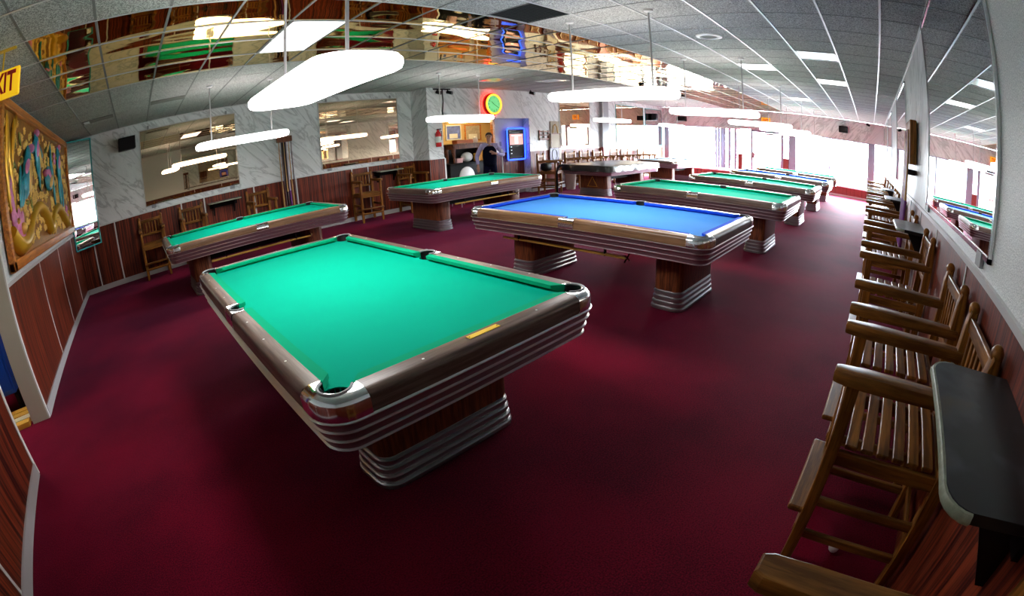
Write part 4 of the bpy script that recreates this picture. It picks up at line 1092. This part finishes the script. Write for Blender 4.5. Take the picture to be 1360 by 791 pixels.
for sx in (-1, 1):
    for sy in (0.03, 0.39): MB().tube([(sx * 0.19, sy, 0), (sx * 0.18, sy, 0.44)], 0.014, 8).build('leg', 'alu', sc_)

# wall clock with neon rings
t = thing('wall_clock', 'round neon wall clock with a green face and amber ring above the bar', 'clock', (8.5, YB - 0.012, 2.485))
MB().lathe([(0.30, 0), (0.30, 0.10), (0.26, 0.13)], (0, 0, 0), 36, 'Y').build('case', 'red', t, 40)
for ch in t.children: ch.rotation_euler = (0, 0, PI)
def ringt(r, rad, y): return [(r * math.cos(2 * PI * k / 36), y, r * math.sin(2 * PI * k / 36)) for k in range(37)]
MB().tube(ringt(0.255, 0, -0.145), 0.022, 8).build('amber_ring', 'yneon', t, 60)
MB().tube(ringt(0.312, 0, -0.03), 0.012, 8).build('red_ring', 'redneon', t, 60)
MB().lathe([(0.225, -0.138), (0.225, -0.132)], n=36).build('dial', 'dial', t, 40).rotation_euler = (PI / 2, 0, 0)
for o in t.children:
    if o.name.startswith('dial'): o.rotation_euler = (-PI / 2, 0, 0)
for k in range(12):
    a = PI / 2 - 2 * PI * (k + 1) / 12
    o_ = text('numeral', str(k + 1), 0.075, 'dark', t, (0.178 * math.cos(a), -0.1395, 0.178 * math.sin(a)), (PI / 2, 0, 0), 0.0005); stuff(o_)
for a, l, w in ((-0.55, 0.16, 0.012), (2.45, 0.11, 0.016)):
    MB().box((l / 2 * math.cos(a), -0.143, l / 2 * math.sin(a)), (l, 0.003, w), Matrix.Rotation(-a, 3, 'Y')).build('clock_hand', 'dark', t)
# blue neon framed machine
t = thing('neon_machine', 'wall machine with a pink screen inside a bright blue neon frame', 'jukebox', (9.56, YB + 0.225, 0))
MB().span(-0.30, 0.30, -0.10, 0, 1.0, 1.80, 0.01).build('cabinet', 'black', t)
MB().span(-0.26, 0.26, -0.112, -0.10, 1.38, 1.68).build('screen', 'screen', t)
MB().span(-0.07, 0.05, -0.116, -0.111, 1.41, 1.60).build('screen_figure', 'screenb', t)
MB().span(-0.2, 0.2, -0.116, -0.111, 1.62, 1.65).build('screen_title', 'screenb', t)
MB().span(-0.26, 0.26, -0.112, -0.10, 1.05, 1.33).build('speaker_grille', 'dark', t)
for k in range(3): MB().box((-0.22, -0.115, 1.14 + 0.09 * k), (0.04, 0.006, 0.02)).build('button', 'screenb', t)
hw, z0, z1, r = 0.35, 0.96, 1.84, 0.05
pts = []
for sx, sz, a0 in ((1, 0, -90), (1, 1, 0), (-1, 1, 90), (-1, 0, 180)):
    for k in range(5):
        a = math.radians(a0 + 22.5 * k); pts.append((sx * (hw - r) + r * math.cos(a), -0.10, (z1 - r if sz else z0 + r) + r * math.sin(a)))
MB().tube(pts + [pts[0]], 0.021, 8).build('neon_tube', 'neon', t, 60)
# bits on the wall right of the alcove
def flat(name, label, cat, x, z, w, h, mat, d=0.02, y=YB - 0.016, fr=None):
    t = thing(name, label, cat, (x, y, z))
    MB().span(-w / 2, w / 2, -d, 0, -h / 2, h / 2, 0.002, 1).build('board', mat, t)
    if fr:
        for a, b_, c, e in ((-w / 2, w / 2, h / 2 - .02, h / 2), (-w / 2, w / 2, -h / 2, -h / 2 + .02), (-w / 2, -w / 2 + .02, -h / 2, h / 2), (w / 2 - .02, w / 2, -h / 2, h / 2)):
            MB().span(a, b_, -d - 0.012, -d, c, e).build('edge', fr, t)
    return t
t = thing('ball_rack', 'small dark lattice ball rack on the wall right of the neon frame', 'rack', (10.56, YB - 0.016, 1.62))
for z in (-0.11, 0.0, 0.11): MB().span(-0.22, 0.22, -0.05, 0, z - 0.02, z + 0.02).build('bar', 'ped', t)
for x in (-0.2, 0, 0.2): MB().span(x - 0.02, x + 0.02, -0.03, 0, -0.15, 0.15).build('upright', 'ped', t)
flat('striped_board', 'upright striped board high on the wall right of the ball rack', 'board', 10.98 + 0.10, 1.86, 0.42, 0.36, 'corru')
t = flat('striped_case', 'striped framed case with a looped strap right of the ball rack', 'case', 11.02, 1.45, 0.46, 0.44, 'corru', 0.05, YB - 0.04, 'ped')
MB().tube([(-0.1, -0.03, 0.22), (-0.06, -0.04, 0.45), (0.02, -0.04, 0.5), (0.09, -0.04, 0.42), (0.14, -0.03, 0.22)], 0.014, 6).build('strap', 'goldstick', t, 60)
t = flat('dark_picture', 'dark violet picture with a pale wheel under the striped case', 'picture', 10.98, 1.02, 0.42, 0.50, 'purple', 0.02, YB - 0.05)
MB().tube([(0.12 * math.cos(2 * PI * k / 20), -0.022, 0.17 * math.sin(2 * PI * k / 20)) for k in range(21)], 0.012, 6).build('wheel', 'grey2', t, 60)
flat('beige_strip', 'narrow beige board between the dark picture and the far chairs', 'board', 11.26, 1.0, 0.12, 0.6, 'beige', 0.02, YB - 0.05)
# bin and bent black stand by the covered table
t = thing('waste_bin', 'beige waste bin on the carpet behind the covered table', 'bin', (11.1, 8.35, 0))
MB().lathe([(0.13, 0), (0.17, 0.45), (0.18, 0.46), (0.165, 0.46), (0.13, 0.03)], n=18).build('bucket', 'beige', t, 40)
t = thing('black_stand', 'black bent stand with splayed feet left of the covered table', 'stand', (9.66, 7.72, 0))
MB().tube([(0, 0, 0.03), (0, 0, 0.62), (0.03, -0.02, 0.74), (0.10, -0.05, 0.80), (0.17, -0.08, 0.81)], 0.03, 8).build('bent_post', 'black', t, 60)
for k in range(4):
    a = PI / 2 * k + .4; MB().tube([(0, 0, 0.09), (0.24 * math.cos(a), 0.24 * math.sin(a), 0.012)], [0.022, 0.012], 6).build('foot', 'black', t, 60)
# vertical blinds by the big window
t = thing('vertical_blind', 'vertical blind with grey blue vanes left of the street door', 'blind', (XR - 0.05, 6.0, 0.42))
MB().span(-0.03, 0.03, -0.65, 0.65, 1.68, 1.74).build('head_rail', 'white', t)
for y in (-.42, -.16, .06, .17, .30, .42):
    MB().box((0, y, 0.87), (0.004, 0.11, 1.64), Matrix.Rotation(0.35, 3, 'Z')).build('vane', 'vane', t)
o = MB().ball((0, 0, 0.025), 0.028, (1, 1, .9), 12, 8).build('white_ball', 'white', None, 60); o.location = (1.62, -0.28, 0.0)
tag(o, 'small white ball on the floor under the chair behind the big black shelf', 'ball')
# white thermostat / switch plates
o = MB().span(-0.035, 0.035, -0.012, 0, -0.06, 0.06, 0.004).build('switch_plate', 'grey2'); o.location = (9.06, YB + 0.248, 1.42); tag(o, 'small grey switch plate on the wall left of the neon frame', 'switch')

# ------------------------------------------------------------------ the man by the bar
def skin_mesh(name, mat, parent, chains, sub=2):
    """chains: list of [(x, y, z, radius), ...]; chains share a joint when the point is equal"""
    bm = bmesh.new(); lay = bm.verts.layers.skin.verify(); vs = {}
    for ch in chains:
        prev = None
        for x, y, z, r in ch:
            k = (round(x, 4), round(y, 4), round(z, 4))
            if k not in vs:
                v = bm.verts.new((x, y, z)); v[lay].radius = (r, r); vs[k] = v
            v = vs[k]
            if prev and not bm.edges.get((prev, v)): bm.edges.new((prev, v))
            prev = v
    first = next(iter(vs.values())); first[lay].use_root = True
    me = bpy.data.meshes.new(name); bm.to_mesh(me); bm.free()
    me.materials.append(M[mat])
    o = bpy.data.objects.new(name, me); COL.objects.link(o)
    if parent: o.parent = parent
    sk = o.modifiers.new('skin', 'SKIN'); sk.use_smooth_shade = True
    sb_ = o.modifiers.new('smooth', 'SUBSURF'); sb_.levels = sub; sb_.render_levels = sub
    return o
man = thing('person', 'man in a dark vest and lilac shirt holding a stick by the bar', 'person', (8.22, 8.70, 0), -0.75)
# local frame: facing -y
sh_r, sh_l = (-0.19, 0, 1.40), (0.19, 0, 1.40)
el_r, wr_r = (-0.33, 0.0, 1.13), (-0.30, -0.10, 0.90)
el_l, wr_l = (0.36, -0.02, 1.14), (0.14, -0.22, 1.20)
def hand(w, d, side):
    w = Vector(w); d = Vector(d).normalized(); x = d.cross(Vector((0, 1, 0.3))).normalized() * side
    pc = w + d * 0.05
    ch = [[(*w, 0.028), (*pc, 0.036)]]
    for k in range(4):
        b0 = pc + x * (-0.024 + 0.016 * k); l = (0.075, 0.085, 0.08, 0.062)[k]
        ch.append([(*pc, 0.036), (*(b0 + d * 0.035), 0.010), (*(b0 + d * (0.035 + l * .5) + Vector((0, -0.012, 0))), 0.009), (*(b0 + d * (0.03 + l) + Vector((0, -0.035, 0))), 0.008)])
    ch.append([(*pc, 0.036), (*(pc - x * 0.04 + d * 0.0), 0.012), (*(pc - x * 0.055 + d * 0.035), 0.010)])
    return ch
body = [[(0, 0, 0.98, 0.13), (0, 0, 1.15, 0.125), (0, 0, 1.33, 0.14), (0, 0, 1.44, 0.075), (0, 0.0, 1.50, 0.052), (0, -0.008, 1.56, 0.066), (0, -0.005, 1.63, 0.088), (0, 0.002, 1.69, 0.068)],
        [(0, 0, 1.33, 0.14), (*sh_r, 0.062), (*el_r, 0.042), (*wr_r, 0.028)], [(0, 0, 1.33, 0.14), (*sh_l, 0.062), (*el_l, 0.042), (*wr_l, 0.028)],
        [(0, 0, 0.98, 0.13), (-0.09, 0, 0.90, 0.085), (-0.11, -0.01, 0.50, 0.055), (-0.11, 0.01, 0.09, 0.036), (-0.12, -0.14, 0.04, 0.034)],
        [(0, 0, 0.98, 0.13), (0.09, 0, 0.90, 0.085), (0.11, -0.01, 0.50, 0.055), (0.11, 0.01, 0.09, 0.036), (0.12, -0.14, 0.04, 0.034)]]
body += hand(wr_r, (0.05, -0.2, -0.9), 1) + hand(wr_l, (-0.7, -0.25, 0.35), -1)
skin_mesh('body', 'skin', man, body)
skin_mesh('shirt', 'shirt', man, [[(0, 0, 1.0, 0.135), (0, 0, 1.15, 0.13), (0, 0, 1.33, 0.135), (0, 0, 1.45, 0.075)],
          [(0, 0, 1.33, 0.135), (*sh_r, 0.075), (*el_r, 0.056), (-0.303, -0.09, 0.92, 0.042)], [(0, 0, 1.33, 0.135), (*sh_l, 0.075), (*el_l, 0.056), (0.16, -0.20, 1.195, 0.042)]])
skin_mesh('vest', 'vest', man, [[(0, 0, 0.84, 0.17), (0, 0, 0.95, 0.19), (0, 0, 1.12, 0.19), (0, -0.005, 1.29, 0.205), (-0.12, 0.0, 1.41, 0.085)], [(0, -0.005, 1.29, 0.205), (0.12, 0.0, 1.41, 0.085)]])
skin_mesh('trousers', 'trousers', man, [[(0, 0, 1.0, 0.16), (0, 0, 0.93, 0.165), (-0.09, 0, 0.86, 0.10), (-0.11, -0.01, 0.50, 0.075), (-0.11, 0.01, 0.08, 0.062)], [(0, 0, 0.93, 0.165), (0.09, 0, 0.86, 0.10), (0.11, -0.01, 0.50, 0.075), (0.11, 0.01, 0.08, 0.062)]])
b = MB(); b.ball((0, 0.018, 1.665), 0.092, (0.98, 1.0, 0.92), 16, 10)
ho = b.build('hair', 'hair', man, 60)
for v in ho.data.vertices:
    if v.co.y < -0.02 and v.co.z < 1.70: v.co.y = max(v.co.y, -0.02)
for s in (-1, 1):
    MB().ball((s * 0.032, -0.084, 1.635), 0.011, (1, .6, .7), 8, 6).build('eye', 'dark', man, 60)
    MB().ball((s * 0.088, 0.0, 1.62), 0.024, (.35, .7, 1), 8, 6).build('ear', 'skin', man, 60)
    MB().prism([(s * 0.005, 1.43), (s * 0.075, 1.47), (s * 0.06, 1.40)], -0.165, -0.15, lambda x, z, y: (x, y + 0.01, z)).build('collar', 'shirt', man)
MB().tube([(0, -0.088, 1.63), (0, -0.108, 1.595)], [0.010, 0.016], 8).build('nose', 'skin', man, 60)
MB().box((0, -0.082, 1.565), (0.045, 0.01, 0.008)).build('mouth', 'pinkpaper', man)
for s in (-1, 1): MB().box((s * 0.12, -0.08, 0.04), (0.10, 0.27, 0.08), None, 0.03, 3).build('shoe', 'black', man, 50)
st = MB().tube([(0, 0, 0), (0.0, 0.02, 1.30)], [0.013, 0.009], 8).build('white_stick', 'paper', None, 60)
st.location = (8.40, 8.42, 0); tag(st, 'thin pale upright stick held by the man in the vest', 'stick')
